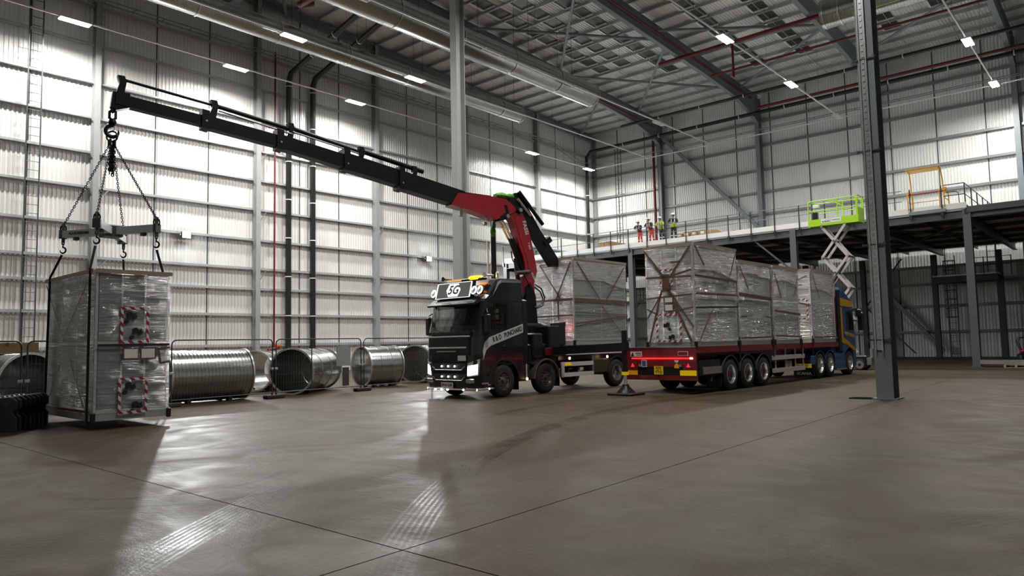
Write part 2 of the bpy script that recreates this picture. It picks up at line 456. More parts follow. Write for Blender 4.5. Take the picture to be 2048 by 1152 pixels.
    b.inputs['Specular Tint'].default_value = (1.0, 0.93, 0.82, 1)
    return m
M['floor'] = floor_mat()

# ------------------------------------------------------------------ the hall
XL, YB, XR, YF = -43.16, 62.4, 22.0, -15.0
def zr(y):                      # top of purlins / underside of the roof sheet
    return 23.95 + 0.045 * (52 - y)

floor = struct('floor')
jx = [-40.75, -28.75, -16.75, -4.72, 7.25, 19.25]
jy = [3.93, 20.9, 38.0, 55.0]
def JX(i, y):
    return jx[i] - 0.035 * (y - 4)
ys = [YF] + jy + [YB]
for j in range(len(ys) - 1):
    for i in range(-1, len(jx)):
        g = 0.008
        y0 = ys[j] + (g if j else 0); y1 = ys[j+1] - (g if j < len(ys) - 2 else 0)
        a0 = XL if i < 0 else JX(i, y0) + g; a1 = XL if i < 0 else JX(i, y1) + g
        b0 = XR if i == len(jx) - 1 else JX(i + 1, y0) - g; b1 = XR if i == len(jx) - 1 else JX(i + 1, y1) - g
        mb = MB(); t, q = 0.0, -0.25
        mb.add([(a0,y0,q),(b0,y0,q),(b1,y1,q),(a1,y1,q),(a0,y0,t),(b0,y0,t),(b1,y1,t),(a1,y1,t)],
               [(3,2,1,0),(4,5,6,7),(0,1,5,4),(1,2,6,5),(2,3,7,6),(3,0,4,7)])
        obj('slab', mb, M['floor'], floor)
obj('joint_filler', MB().box(XL, XR, YF, YB, -0.28, -0.012), M['joint'], floor)

# corrugated sheet: trapezoid ribs; u runs along the wall, depth d is towards the hall
RIBS = 15
def sheet_profile(w):
    p = w / RIBS; out = []
    for k in range(RIBS):
        u = k * p
        out += [(u, 0.0), (u + 0.45*p, 0.0), (u + 0.58*p, 0.038), (u + 0.87*p, 0.038)]
    out.append((w, 0.0))
    return out

wall_left = struct('wall_left', 'white corrugated liner wall with galvanised rails')
LCOL = [62.3 - 9.63 * k for k in range(9)]
GZ = [1.8, 3.75, 5.42, 6.73, 8.6, 10.6, 12.54, 14.5, 16.5, 18.68, 20.9]
PW = 9.63 / 3
y = YB
while y > YF:
    y0 = max(y - PW, YF)
    mb = MB(); prof = sheet_profile(y - y0 - 0.03)
    vs = []
    for u, d in prof:
        yy = y0 + 0.015 + u
        vs += [(XL + d, yy, 0.0), (XL + d, yy, zr(yy) + 0.02)]
    n = len(prof)
    mb.add(vs, [(2*i, 2*i+2, 2*i+3, 2*i+1) for i in range(n - 1)])
    obj('panel', mb, M['sheet'], wall_left)
    obj('joint_strip', MB().box(XL - 0.02, XL + 0.055, y - 0.03, y + 0.03, 0, zr(y)), M['joint'], wall_left)
    y = y0
for k in range(len(LCOL) - 1):
    y1, y0 = LCOL[k], LCOL[k+1]
    for z in GZ:
        if y1 < 10 : continue
        obj('girt', MB().prism([(0, 0), (0.23, 0), (0.23, 0.10), (0.2, 0.10), (0.2, 0.02), (0.03, 0.02), (0.03, 0.17), (0, 0.17)], 'y', y0 + 0.16, y1 - 0.16), M['girt_lit'], wall_left, loc=(XL + 0.055, 0, z))
for yc in LCOL:
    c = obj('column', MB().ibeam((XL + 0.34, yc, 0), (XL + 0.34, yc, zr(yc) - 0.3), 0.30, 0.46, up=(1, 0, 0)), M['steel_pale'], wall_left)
    # knee stays between column and rails
    mb = MB()
    for z in GZ[3:9:2]:
        mb.bar((XL + 0.52, yc + 0.1, z - 0.75), (XL + 0.25, yc + 0.75, z + 0.02), 0.04, 0.04)
    obj('stay', mb, M['girt'], wall_left)
# gable rafter
obj('gable_rafter', MB().ibeam((XL + 0.34, YF, zr(YF) - 0.55), (XL + 0.34, YB - 0.3, zr(YB) - 0.55), 0.3, 0.5), M['steel_grey'], wall_left)

wall_back = struct('wall_back', 'white corrugated eaves wall behind the raised deck')
BCOL = [-34.8, -24.9, -15.3, -6.04, 3.5, 13.0]
x = XL
while x < XR:
    x1 = min(x + 3.2, XR)
    mb = MB(); prof = sheet_profile(x1 - x - 0.03)
    vs = []
    for u, d in prof:
        xx = x + 0.015 + u
        vs += [(xx, YB - d, 0.0), (xx, YB - d, zr(YB) + 0.02)]
    n = len(prof)
    mb.add(vs, [(2*i+1, 2*i+3, 2*i+2, 2*i) for i in range(n - 1)])
    obj('panel', mb, M['sheet'], wall_back)
    obj('joint_strip', MB().box(x - 0.03, x + 0.03, YB - 0.055, YB + 0.02, 0, zr(YB)), M['joint'], wall_back)
    x = x1
bx_ = [XL] + BCOL + [XR]
for k in range(len(bx_) - 1):
    if bx_[k] > 4: continue
    for z in GZ:
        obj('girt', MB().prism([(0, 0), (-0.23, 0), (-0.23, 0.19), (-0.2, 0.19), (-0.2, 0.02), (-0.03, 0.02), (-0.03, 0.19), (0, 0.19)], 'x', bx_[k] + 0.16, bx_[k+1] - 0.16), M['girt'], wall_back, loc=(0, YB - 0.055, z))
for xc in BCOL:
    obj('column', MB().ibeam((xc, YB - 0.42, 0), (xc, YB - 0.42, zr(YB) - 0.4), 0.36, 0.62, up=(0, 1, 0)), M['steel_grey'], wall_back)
obj('brace', MB().bar((-34.6, YB - 0.5, 21.6), (-25.0, YB - 0.5, 11.2), 0.3, 0.3), M['steel_grey'], wall_back)
obj('brace', MB().bar((-25.2, YB - 0.5, 10.6), (-34.6, YB - 0.5, 1.0), 0.3, 0.3), M['steel_grey'], wall_back)
obj('brace', MB().bar((-15.2, YB - 0.6, 5.0), (-11.5, YB - 0.6, 0.4), 0.28, 0.28), M['steel_grey'], wall_back)

# the two walls behind the camera, plain
def plain_wall(name, a, b, zt):
    w = struct(name)
    obj('panel', MB().box(a[0], b[0], a[1], b[1], 0, zt), M['sheet'], w)
    return w
plain_wall('wall_right', (XR, YF), (XR + 0.2, YB), 27.0)
plain_wall('wall_front', (XL, YF - 0.2), (XR, YF), 27.0)

# ------------------------------------------------------------------ roof
ceiling = struct('ceiling', 'dark underside of a low pitched steel roof')
x = XL
while x < XR:
    x1 = min(x + 3.2, XR)
    prof = sheet_profile(x1 - x)
    vs = []
    for u, d in prof:
        for yy in (YF, YB):
            vs.append((x + u, yy, zr(yy) + 0.05 - d))
    n = len(prof); mb = MB()
    mb.add(vs, [(2*i, 2*i+1, 2*i+3, 2*i+2) for i in range(n - 1)])
    obj('panel', mb, M['roof_sheet'], ceiling)
    x = x1
PY = []
y = YB - 0.9
while y > 2:
    PY.append(y); y -= 1.75
pur = None
for y in PY:
    z = zr(y)
    if pur is None:
        pur = obj('purlin', MB().prism([(0, 0), (0.075, 0), (0.075, -0.02), (0.02, -0.02), (0.02, -0.25), (-0.06, -0.25), (-0.06, -0.23), (0, -0.23)], 'x', XL + 0.3, XR), M['purlin'], ceiling, loc=(0, y, z))
    else:
        inst(pur, ceiling, loc=(0, y, z))
# anti-sag rods between purlins
for xs in (-39.5, -37.5, -31.4, -28.2, -21.6, -18.4, -12.2, -9.0):
    obj('sag_rod', MB().bar((xs, PY[0], zr(PY[0]) - 0.2), (xs, PY[-1], zr(PY[-1]) - 0.2), 0.035, 0.035), M['purlin'], ceiling)
def rafter(x):
    mb = MB(); pts = [(62.0, 2.6), (60.2, 2.0), (57.0, 1.45), (52.0, 1.3), (40, 1.25), (28, 1.25), (20.9, 1.35), (8, 1.25), (-14, 1.25)]
    top = [(x_, zr(x_) - 0.27) for x_, d in pts]; bot = [(x_, zr(x_) - 0.2 - d) for x_, d in pts]
    poly = top + bot[::-1]
    mb.prism(poly, 'x', x - 0.012, x + 0.012)
    for line in (top, bot):
        for i in range(len(line) - 1):
            mb.bar((x, *line[i]), (x, *line[i+1]), 0.32, 0.03)
    return obj('rafter', mb, M['steel_grey'], ceiling)
for xc in BCOL: rafter(xc)
# diagonal bracing under the sheet
br = [(-34.8, 58, -24.9, 46), (-24.9, 46, -34.8, 35), (-34.8, 46, -24.9, 58), (-24.9, 35, -34.8, 46), (-24.9, 58, -15.3, 51), (-15.3, 51, -24.9, 44), (-24.9, 34, -34.8, 24), (-34.8, 34, -24.9, 24),
      (-15.3, 58, -6.04, 51), (-6.04, 51, -15.3, 44), (-43.0, 60, -34.8, 52), (-43.0, 26, -34.8, 20)]
for a in br:
    obj('brace', MB().cyl((a[0], a[1], zr(a[1]) - 0.75), (a[2], a[3], zr(a[3]) - 0.75), 0.11, 8), M['steel_grey'], ceiling)
# valley beam with deep plates over the internal columns
obj('valley_beam', MB().ibeam((XL + 0.4, 21.3, zr(21.3) - 1.75), (XR, 21.3, zr(21.3) - 1.75), 0.45, 0.9), M['steel_grey'], ceiling)
# roof lights: dark at night, edged by flashings whose white stands in for lamp glints
def rooflights(xs, rows):
    for i in rows:
        y1, y0 = PY[i] - 0.12, PY[i+1] + 0.12
        z1, z0 = zr(y1) - 0.02, zr(y0) - 0.02
        r_ = obj('rooflight', MB().add([(xs, y0, z0), (xs + 1.05, y0, z0), (xs + 1.05, y1, z1), (xs, y1, z1), (xs, y0, z0+.02), (xs + 1.05, y0, z0+.02), (xs + 1.05, y1, z1+.02), (xs, y1, z1+.02)], [(3,2,1,0),(4,5,6,7),(0,1,5,4),(1,2,6,5),(2,3,7,6),(3,0,4,7)]), M['glass_roof'], ceiling)
        mb = MB(); mb.bar((xs, y0, z0 - 0.03), (xs, y1, z1 - 0.03), 0.10, 0.09); mb.bar((xs, y1, z1 - 0.03), (xs + 1.05, y1, z1 - 0.03), 0.10, 0.09)
        obj('flashing', mb, M['flashing'], r_)
M['glass_roof'] = pmat('dark_rooflight', (0.03, 0.028, 0.022), 0.3, 0, 0.3, 4, spec=0.6)
for xs, rows in ((-33.0, range(7, 19)), (-31.0, range(7, 19)), (-28.6, range(5, 16)), (-22.6, range(3, 14)), (-19.0, range(3, 14)), (-12.9, range(3, 11)), (-9.6, range(4, 10)), (-37.2, range(10, 18)), (-3.4, range(3, 8))):
    rooflights(xs, rows)

# red sprinkler pipes
def pipe(name, pts, r, mat, label, cat, group=None, rings=0, n=10):
    o = obj(name, MB().tube(pts, r, n), mat, smooth=True)
    tag(o, label, cat, group)
    if rings:
        P = [Vector(p) for p in pts]; k = 0
        for a, b in zip(P, P[1:]):
            d = (b - a); ln = d.length
            t = rings
            while t < ln - 0.3:
                c = a + d * (t / ln); ax = d.normalized()
                obj('bracket', MB().cyl(c - ax*0.03, c + ax*0.03, r * 1.18, n), M['white'] if mat is M['black_pipe'] else mat, o)
                t += rings
    return o
G = 'red sprinkler pipes under the roof'
pipe('sprinkler_pipe', [(-24.6, 60, zr(60) - 1.0), (-24.6, 20, zr(20) - 1.0)], 0.11, M['red_pipe'], 'red sprinkler pipe along the rafter nearest the raised deck people', 'pipe', G)
pipe('sprinkler_pipe', [(-26.4, 47.4, zr(47) - 1.7), (2.0, 47.4, zr(47) - 1.7)], 0.14, M['red_pipe'], 'thick red sprinkler pipe crossing the bays behind the brightest high bay lamp', 'pipe', G)
pipe('sprinkler_pipe', [(-24.4, 52.0, zr(52) - 1.64), (2.0, 52.0, zr(52) - 1.64)], 0.09, M['red_pipe'], 'thin red sprinkler pipe crossing the bays next to the eaves', 'pipe', G)
pipe('sprinkler_pipe', [(-20.6, 47.4, zr(47) - 1.7), (-20.6, 47.4, zr(47) - 4.2)], 0.08, M['red_pipe'], 'short red drop pipe hanging below the thick sprinkler pipe', 'pipe', G)
pipe('sprinkler_pipe', [(-23.8, 59.2, 21.3), (6.0, 59.2, 21.3)], 0.12, M['red_pipe'], 'red sprinkler main along the top of the eaves wall', 'pipe', G)
pipe('sprinkler_pipe', [(-34.3, 60, zr(60) - 1.45), (-34.3, 18, zr(18) - 1.45)], 0.09, M['red_pipe'], 'red sprinkler pipe beside the rafter above the larger spiral duct', 'pipe', G)
pipe('sprinkler_pipe', [(-35.6, 23.2, 21.9), (-35.6, 22.4, 21.5), (-33.0, 22.4, 21.5), (-33.0, 22.0, 21.0)], 0.2, M['red_pipe'], 'short thick red pipe elbow under the roof between the two ducts', 'pipe', G)
pipe('sprinkler_pipe', [(-42.75, 25.0, 0.3), (-42.75, 25.0, 21.5)], 0.06, M['red_pipe'], 'thin red riser pipe climbing the corrugated wall beside the black pipes', 'pipe', G)
pipe('sprinkler_pipe', [(-35.25, 61.5, 9.0), (-35.25, 61.5, 21.5)], 0.13, M['red_pipe'], 'dark red riser pipe on the wall column behind the people', 'pipe', G)
G = 'black rainwater pipes'
pipe('rainwater_pipe', [(-42.8, 26.06, 1.2), (-42.8, 26.06, 19.8), (-42.5, 26.06, 20.3), (-33.0, 26.0, 22.4)], 0.19, M['black_pipe'], 'black rainwater pipe on the corrugated wall next to the red riser', 'pipe', G, rings=2.6)
pipe('rainwater_pipe', [(-42.8, 27.94, 1.2), (-42.8, 27.94, 19.9), (-42.5, 27.94, 20.4), (-33.0, 27.9, 22.6)], 0.19, M['black_pipe'], 'black rainwater pipe on the corrugated wall, further one from the red riser', 'pipe', G, rings=2.6)
pipe('rainwater_pipe', [(-42.2, 60.0, 8.6), (-42.2, 60.0, 20.6), (-41.7, 60.0, 21.1), (10.0, 59.7, 21.1)], 0.17, M['black_pipe'], 'black pipe dropping down the far corner and running along the eaves', 'pipe', G, rings=4.0)
pipe('rainwater_pipe', [(-36.0, 57.0, 21.85), (10.0, 57.0, 21.85)], 0.13, M['black_pipe'], 'thin black pipe under the roof parallel to the eaves wall', 'pipe', G, rings=4.0)

# ------------------------------------------------------------------ internal columns
def col_internal(x, y, label, mat, tray):
    t = empty('steel_column', (x, y, 0)); tag(t, label, 'column', kind='structure')
    obj('shaft', MB().ibeam((0, 0, 0), (0, 0, zr(y) - 1.4), 0.42, 0.56, 0.03, 0.022, up=(0, 1, 0)), mat, t)
    obj('base_plate', MB().box(-0.3, 0.3, -0.36, 0.36, 0, 0.03), mat, t)
    if tray:
        # perforated riser tray with straps on the near flange
        f = -0.30
        obj('tray_back', MB().box(-0.135, 0.03, f - 0.012, f, 1.3, 22), M['galv'], t)
        for xx in (-0.14, 0.03):
            obj('tray_rail', MB().box(xx - 0.012, xx + 0.012, f - 0.07, f, 1.25, 22), M['galv'], t)
        mb = MB(); z = 1.45
        while z < 20:
            mb.box(-0.085, -0.025, f - 0.03, f - 0.012, z, z + 0.09); z += 0.17
        o = obj('tray_links', mb, M['alloy'], t); o['kind'] = 'stuff'
        for k in range(8):
            z = 1.55 + 2.55 * k
            mb = MB().box(-0.30, 0.27, f - 0.03, f + 0.0, z, z + 0.035).box(-0.33, -0.29, f - 0.05, f + 0.03, z - 0.02, z + 0.055).box(0.20, 0.25, f - 0.09, f, z - 0.03, z + 0.06)
            obj('tray_strap', mb, M['steel_dark'], t)
        obj('floor_hatch', MB().tube([(-0.75, -0.1, 0.02), (-0.35, -0.1, 0.02), (-0.3, -0.45, 0.02), (-0.85, -0.45, 0.02), (-0.75, -0.1, 0.02)], 0.018, 6), M['black'], t)
    return t
col_internal(-5.30, 21.1, 'tall grey steel column with galvanised cable tray standing on open floor', M['steel_grey'], True)
col_internal(-24.1, 23.75, 'tall pale grey steel column rising behind the dark crane lorry', M['steel_pale'], False)

# ------------------------------------------------------------------ spiral ducts
def spiral_duct(p0, p1, r, label, flange=4.6, phase=1.0):
    p0 = Vector(p0); p1 = Vector(p1); d = (p1 - p0); ln = d.length; ax = d.normalized()
    t = empty('spiral_duct', p0); tag(t, label, 'duct', 'spiral ducts under the roof')
    prof = []; k = 0.0; pitch = 0.15
    while k < ln:
        prof += [(r, k), (r, k + pitch*0.78), (r + 0.008, k + pitch*0.84), (r + 0.008, k + pitch*0.94)]; k += pitch
    prof += [(r, ln), (r - 0.01, ln), (r - 0.01, ln - 0.4)]
    obj('shell', MB().lathe(prof, (0, 0, 0), ax, 36), M['duct'], t, smooth=True)
    k = phase
    while k < ln:
        obj('flange', MB().lathe([(r, k-0.03), (r+0.05, k-0.03), (r+0.05, k+0.03), (r, k+0.03)], (0, 0, 0), ax, 36), M['ductflange'], t)
        k += flange
    obj('end_ring', MB().lathe([(r, ln-0.05), (r+0.045, ln-0.05), (r+0.045, ln+0.01), (r-0.02, ln+0.01)], (0, 0, 0), ax, 36), M['ductflange'], t)
    k = phase + 1.2
    while k < ln:
        c = ax * k
        side = ax.cross(Vector((0, 0, 1)))
        mb = MB()
        for s_ in (-1, 1):
            q = c + side * (s_ * r * 0.75); mb.cyl(q + Vector((0, 0, r * 0.6)), (q.x, q.y, zr(p0.y + q.y) - 0.25 - p0.z), 0.012, 5)
        obj('hanger', mb, M['steel_dark'], t)
        k += flange
    return t
spiral_duct((-35.4, 6.0, 19.3), (-35.4, 41.5, 19.3), 0.60, 'galvanised spiral duct hung along the corrugated wall, thinner one')
spiral_duct((-28.9, 9.0, 19.3), (-28.9, 41.8, 19.3), 0.80, 'galvanised spiral duct in the middle bay, thicker one ending above the crane')
spiral_duct((8.0, 40.75, 19.52), (-12.25, 40.75, 19.52), 0.80, 'galvanised spiral duct behind the tray column, running across the hall')

# ------------------------------------------------------------------ lighting rails and high bay lamps
LZ = 18.5
def rail(x, y0, y1, label):
    o = obj('lighting_trunking', MB().box(x - 0.04, x + 0.04, y0, y1, LZ + 0.05, LZ + 0.13), M['white'])
    tag(o, label, 'trunking', 'white lighting trunking runs')
    yy = y0 + 3
    while yy < y1:
        if yy < 58: obj('hanger_wire', MB().cyl((x, yy, LZ + 0.13), (x, yy, zr(yy) - 0.3), 0.008, 4), M['steel_dark'], o)
        yy += 9.63
    return o
def lamp(x, y, lit, label):
    t = empty('high_bay_lamp', (x, y, LZ)); tag(t, label, 'ceiling lamp', 'high bay lamps on the trunking')
    obj('housing', MB().box(-0.24, 0.24, -0.72, 0.72, -0.02, 0.06), M['white'], t)
    for s in (-1, 1):
        obj('lens', MB().box(s*0.13 - 0.08, s*0.13 + 0.08, -0.68, 0.68, -0.05, -0.02), M['lamp_on'] if lit else M['lamp_off'], t)
    if lit:
        ld = bpy.data.lights.new('high_bay_light', 'AREA'); ld.shape = 'RECTANGLE'; ld.size = 0.45; ld.size_y = 1.4
        ld.energy = LAMP_W; ld.color = (1.0, 0.975, 0.92); ld.spread = radians(170)
        lo = bpy.data.objects.new('high_bay_light', ld); COL.objects.link(lo); lo.parent = t; lo.location = (0, 0, -0.07)
    return t
R1, R2, R3, R4, R5 = -40.0, -33.75, -27.45, -16.75, -6.7
rail(R1, 2, 58.0, 'white lighting trunking nearest the corrugated gable wall')
rail(R2, 2, 57.9, 'white lighting trunking in front of the thinner spiral duct')
rail(R3, 2, 57.9, 'white lighting trunking in front of the thicker spiral duct')
rail(R4, 2, 57.9, 'white lighting trunking carrying the brightest lamp above the trailer')
rail(R5, 2, 57.9, 'white lighting trunking beyond the tray column')
o = obj('lighting_trunking', MB().box(XL + 2.6, 12, 57.9, 57.98, LZ + 0.05, LZ + 0.13), M['white']); tag(o, 'white lighting trunking crossing in front of the eaves wall', 'trunking', 'white lighting trunking runs')
lamp(R1, 3.4, True, 'lit high bay lamp beside the gable wall, outside the picture edge')
lamp(R1, 12.14, True, 'lit high bay lamp beside the gable wall above the wall ladder')
lamp(R1, 20.8, True, 'lit high bay lamp beside the gable wall above the crane boom tip')
lamp(R1, 29.5, True, 'lit high bay lamp beside the gable wall past the two black pipes')
lamp(R1, 38.3, False, 'unlit high bay lamp beside the gable wall half hidden by a column')
lamp(R1, 48.55, True, 'lit high bay lamp beside the gable wall, second from the far corner')
lamp(R1, 57.2, True, 'lit high bay lamp in the far corner of the hall')
lamp(R2, 20.83, True, 'lit high bay lamp on the thinner duct, closer to the picture edge')
lamp(R2, 29.5, True, 'lit high bay lamp on the thinner duct beside the pale column')
lamp(R3, 20.4, False, 'unlit high bay lamp under the thicker duct at the top picture edge')
lamp(R3, 29.9, False, 'unlit high bay lamp under the thicker duct right of the pale column')
lamp(R3, 38.4, False, 'unlit high bay lamp under the end of the thicker duct')
lamp(R3, 49.0, False, 'unlit high bay lamp below the rafter haunch by the far corner')
lamp(R4, 37.6, True, 'lit high bay lamp above the trailer, the largest glare in the roof')
lamp(R4, 47.6, True, 'lit high bay lamp between trailer and eaves wall')
lamp(R4, 57.3, False, 'unlit high bay lamp where trunking meets the eaves run beside the tray column')
lamp(R5, 47.9, True, 'lit high bay lamp beyond the tray column, under the cross duct')
lamp(R5, 57.4, True, 'lit high bay lamp at the eaves wall beyond the tray column')
for x_, y_, s_ in ((R5, 12.0, 'above the photographer'), (R5, 28.0, 'above the tray column'), (R4, 17.5, 'above the crane lorry'), (R4, 27.6, 'above the trailer axles')):  # unseen fill lamps, added to brighten the near surfaces
    lamp(x_, y_, True, 'added fill lamp out of the picture ' + s_)
# cable basket and clamps on the eaves wall
def ladder_tray(name, pts, w, label, side=(1, 0, 0), step=1.6):
    t = empty(name, (0, 0, 0)); tag(t, label, 'cable tray', 'cable trays high on the walls')
    S = Vector(side) * w
    for k in (0, 1):
        obj('tray_rail', MB().tube([Vector(p) + S * k for p in pts], 0.035, 5), M['steel_grey'], t)
    rung = None
    P = [Vector(p) for p in pts]
    for a, b in zip(P, P[1:]):
        ln = (b - a).length; q = 0.2
        while q < ln:
            c = a + (b - a) * (q / ln); q += step
            if rung is None: rung = obj('tray_rung', MB().bar((0, 0, 0), S, 0.05, 0.03), M['steel_grey'], t, loc=c)
            else: inst(rung, t, loc=c)
    return t
ladder_tray('cable_ladder', [(XL + 0.75, 6, 21.0), (XL + 0.75, 54.2, 21.0), (XL + 0.75, 58.4, 19.9), (XL + 0.75, 61.0, 19.9)], 0.5, 'grey cable ladder along the top of the gable wall')
ladder_tray('cable_ladder', [(XL + 0.8, YB - 1.4, 19.95), (8, YB - 1.4, 19.95)], 0.45, 'grey cable ladder along the eaves wall', side=(0, 1, 0), step=3.2)

# wall flood lamps
def flood(y, z, label):
    t = empty('flood_lamp', (XL + 0.62, y, z)); tag(t, label, 'flood lamp', 'flood lamps on the gable wall')
    obj('housing', MB().cbox(-0.16, 0.02, -0.26, 0.26, -0.2, 0.2, 0.03), M['black'], t)
    obj('bracket', MB().bar((-0.45, -0.3, 0), (-0.06, -0.3, 0), 0.04, 0.04).bar((-0.45, 0.3, 0), (-0.06, 0.3, 0), 0.04, 0.04).box(-0.46, -0.42, -0.32, 0.32, -0.04, 0.04), M['galv'], t)
    obj('lens', MB().box(0.02, 0.05, -0.22, 0.22, -0.17, 0.17), M['flood_on'], t)
    ld = bpy.data.lights.new('flood_light', 'AREA'); ld.shape = 'RECTANGLE'; ld.size = 0.44; ld.size_y = 0.34; ld.energy = FLOOD_W; ld.color = (0.95, 0.98, 1.0); ld.spread = radians(150)
    lo = bpy.data.objects.new('flood_light', ld); COL.objects.link(lo); lo.parent = t; lo.location = (0.08, 0, 0)
    lo.rotation_euler = (0, radians(-80), 0)
M['flood_on'] = emat('flood_lamp_lit', (0.95, 0.98, 1.0), 220)
flood(19.1, 8.5, 'glaring flood lamp on the gable wall behind the hanging unit')
flood(38.4, 8.5, 'glaring flood lamp on the gable wall just above the dark cab')

# access ladders on the walls
def wall_ladder(loc, rz, h, label, cage=None, z0=0.0, w=0.5, stiles=None):
    t = empty('wall_ladder', loc, rz); tag(t, label, 'ladder')
    for s in (-1, 1):
        obj('stile', MB().box(s*w/2 - 0.03, s*w/2 + 0.03, -0.02, 0.02, z0, h), M['steel_dark'], t)
    mb = MB(); z = z0 + 0.25
    rung = obj('rung', MB().cyl((-w/2, 0, 0), (w/2, 0, 0), 0.016, 6), M['steel_dark'], t, loc=(0, 0, z)); z += 0.45
    while z < h - 0.1:
        inst(rung, t, loc=(0, 0, z)); z += 0.45
    if cage:
        for z in cage:
            pts = [(-w/2, 0, z)] + [(-0.38*cos(a), -0.36 - 0.36*sin(a), z) for a in [pi*k/8 for k in range(9)]] + [(w/2, 0, z)]
            obj('cage_hoop', MB().tube(pts, 0.03, 5), M['steel_dark'], t)
        for a in [pi*k/4 for k in range(5)]:
            obj('cage_bar', MB().cyl((-0.38*cos(a), -0.36 - 0.36*sin(a), cage[0]), (-0.38*cos(a), -0.36 - 0.36*sin(a), cage[-1]), 0.022, 5), M['steel_dark'], t)
    return t
wall_ladder((XL + 0.75, 11.1, 0), pi/2, 21.8, 'tall black access ladder on the gable wall above the hanging unit', w=0.62)
wall_ladder((-39.6, YB - 0.55, 8.4), 0, 13.0, 'pale access ladder on the eaves wall by the far corner', w=0.7)
# ------------------------------------------------------------------ raised deck
DZ, MY, MY1 = 8.38, 43.3, 61.6
mez = empty('mezzanine', (0, 0, 0)); tag(mez, 'raised steel deck with white edge and black railing along the eaves wall', 'mezzanine', kind='structure')
prof = []; yy = MY
mb = MB(); pts = []
while yy < MY1:
    pts += [(yy, 8.10), (yy + 0.14, 8.10), (yy + 0.19, 8.04), (yy + 0.31, 8.04), (yy + 0.36, 8.10)]; yy += 0.36
mb.prism(pts + [(yy, 8.18), (MY, 8.18)], 'x', -39.0, 8.0)
obj('deck_sheet', mb, M['deck_under'], mez)
obj('deck_slab', MB().box(-39.0, -6.62, MY, MY1, 8.18, DZ), M['steel_pale'], mez)
obj('lower_roof_slab', MB().box(-6.62, 8.0, MY, MY1, 8.18, 8.26), M['steel_dark'], mez)
obj('edge_fascia', MB().box(-38.9, -6.62, MY - 0.05, MY - 0.005, 8.20, 8.50), M['white_deck'], mez)
obj('edge_beam', MB().ibeam((-39.0, MY + 0.12, 7.92), (8.0, MY + 0.12, 7.92), 0.24, 0.46), M['steel_dark'], mez)
obj('edge_angle', MB().box(-6.62, 8.0, MY - 0.06, MY, 7.95, 8.26), M['steel_dark'], mez)
obj('tread_plate', MB().box(-9.3, -7.55, MY - 0.12, MY - 0.05, 8.12, 8.3), M['steel_grey'], mez)
MX = [-38.8, -33.9, -29.4, -26.96, -20.2, -15.6, -11.1, -6.65, -2.2, 2.2]
for x in MX:
    obj('cross_beam', MB().ibeam((x, MY + 0.3, 7.78), (x, MY1, 7.78), 0.24, 0.5), M['steel_dark'], mez)
for x in (-36.0, -31.5, -28.0, -23.5, -18.0, -13.4, -8.9, -4.4, 0):
    obj('secondary_beam', MB().ibeam((x, MY + 0.3, 7.94), (x, MY1, 7.94), 0.12, 0.22), M['steel_dark'], mez)
for yv in (46.4, 49.5, 52.6, 55.7, 58.8):
    obj('secondary_beam', MB().ibeam((-39.0, yv, 7.92), (8, yv, 7.92), 0.14, 0.2), M['steel_dark'], mez)
for x in (-38.8, -33.9, -26.96, -15.6, -11.1, -6.65, 2.2):
    obj('post', MB().ibeam((x, MY + 0.16, 0), (x, MY + 0.16, 8.15), 0.36, 0.36, 0.025, 0.02, up=(0, 1, 0)).box(x - 0.25, x + 0.25, MY - 0.1, MY + 0.42, 0, 0.03), M['steel_mid'], mez)
for x in (-38.8, -29.4, -21.0, -16.6, -11.65, -7.58, -2.2):
    obj('post', MB().ibeam((x, 60.9, 0), (x, 60.9, 7.6), 0.36, 0.36, 0.025, 0.02, up=(0, 1, 0)), M['steel_dark'], mez)
for a, b in (((-16.6, 60.9, 3.8), (-13.8, 60.9, 7.5)), ((-11.1, 43.6, 7.6), (-6.65, 52, 7.6)), ((-15.6, 43.6, 7.6), (-11.1, 52, 7.6)), ((-11.1, 52, 7.6), (-6.65, 43.6, 7.6)),
             ((-16.6, 60.9, 4.0), (-13.2, 60.9, 0.3)), ((-15.6, 43.5, 5.5), (-18.0, 43.5, 7.7)), ((-26.96, 43.5, 4.2), (-25.8, 47, 5.6))):
    obj('brace', MB().bar(a, b, 0.1, 0.1), M['steel_dark'], mez)
# railing
post0 = None; x = -38.9
while x < -6.6:
    if post0 is None:
        post0 = obj('rail_post', MB().box(-0.025, 0.025, -0.03, 0.03, -0.45, 1.15).box(-0.07, 0.07, -0.05, 0.05, -0.5, -0.25), M['black'], mez, loc=(x, MY - 0.08, DZ))
    else:
        inst(post0, mez, loc=(x, MY - 0.08, DZ))
    x += 1.485
for yv in (43.3, 45.2, 47.0, 48.8, 50.6, 52.4):
    inst(post0, mez, loc=(-6.66, yv, DZ))
for z in (0.55, 1.13):
    obj('hand_rail', MB().cyl((-38.9, MY - 0.08, DZ + z), (-9.6, MY - 0.08, DZ + z), 0.022, 6), M['steel_grey'], mez)
    obj('hand_rail', MB().cyl((-7.6, MY - 0.08, DZ + z), (-6.66, MY - 0.08, DZ + z), 0.024, 6), M['black'], mez)
    obj('hand_rail', MB().cyl((-6.66, MY - 0.08, DZ + z), (-6.66, 54.0, DZ + z), 0.024, 6), M['black'], mez)
obj('hand_rail', MB().tube([(-7.5, MY, DZ + 0.75), (-7.1, MY, DZ + 0.75), (-6.95, MY, DZ + 0.68), (-6.92, MY, DZ)], 0.022, 6), M['black'], mez)

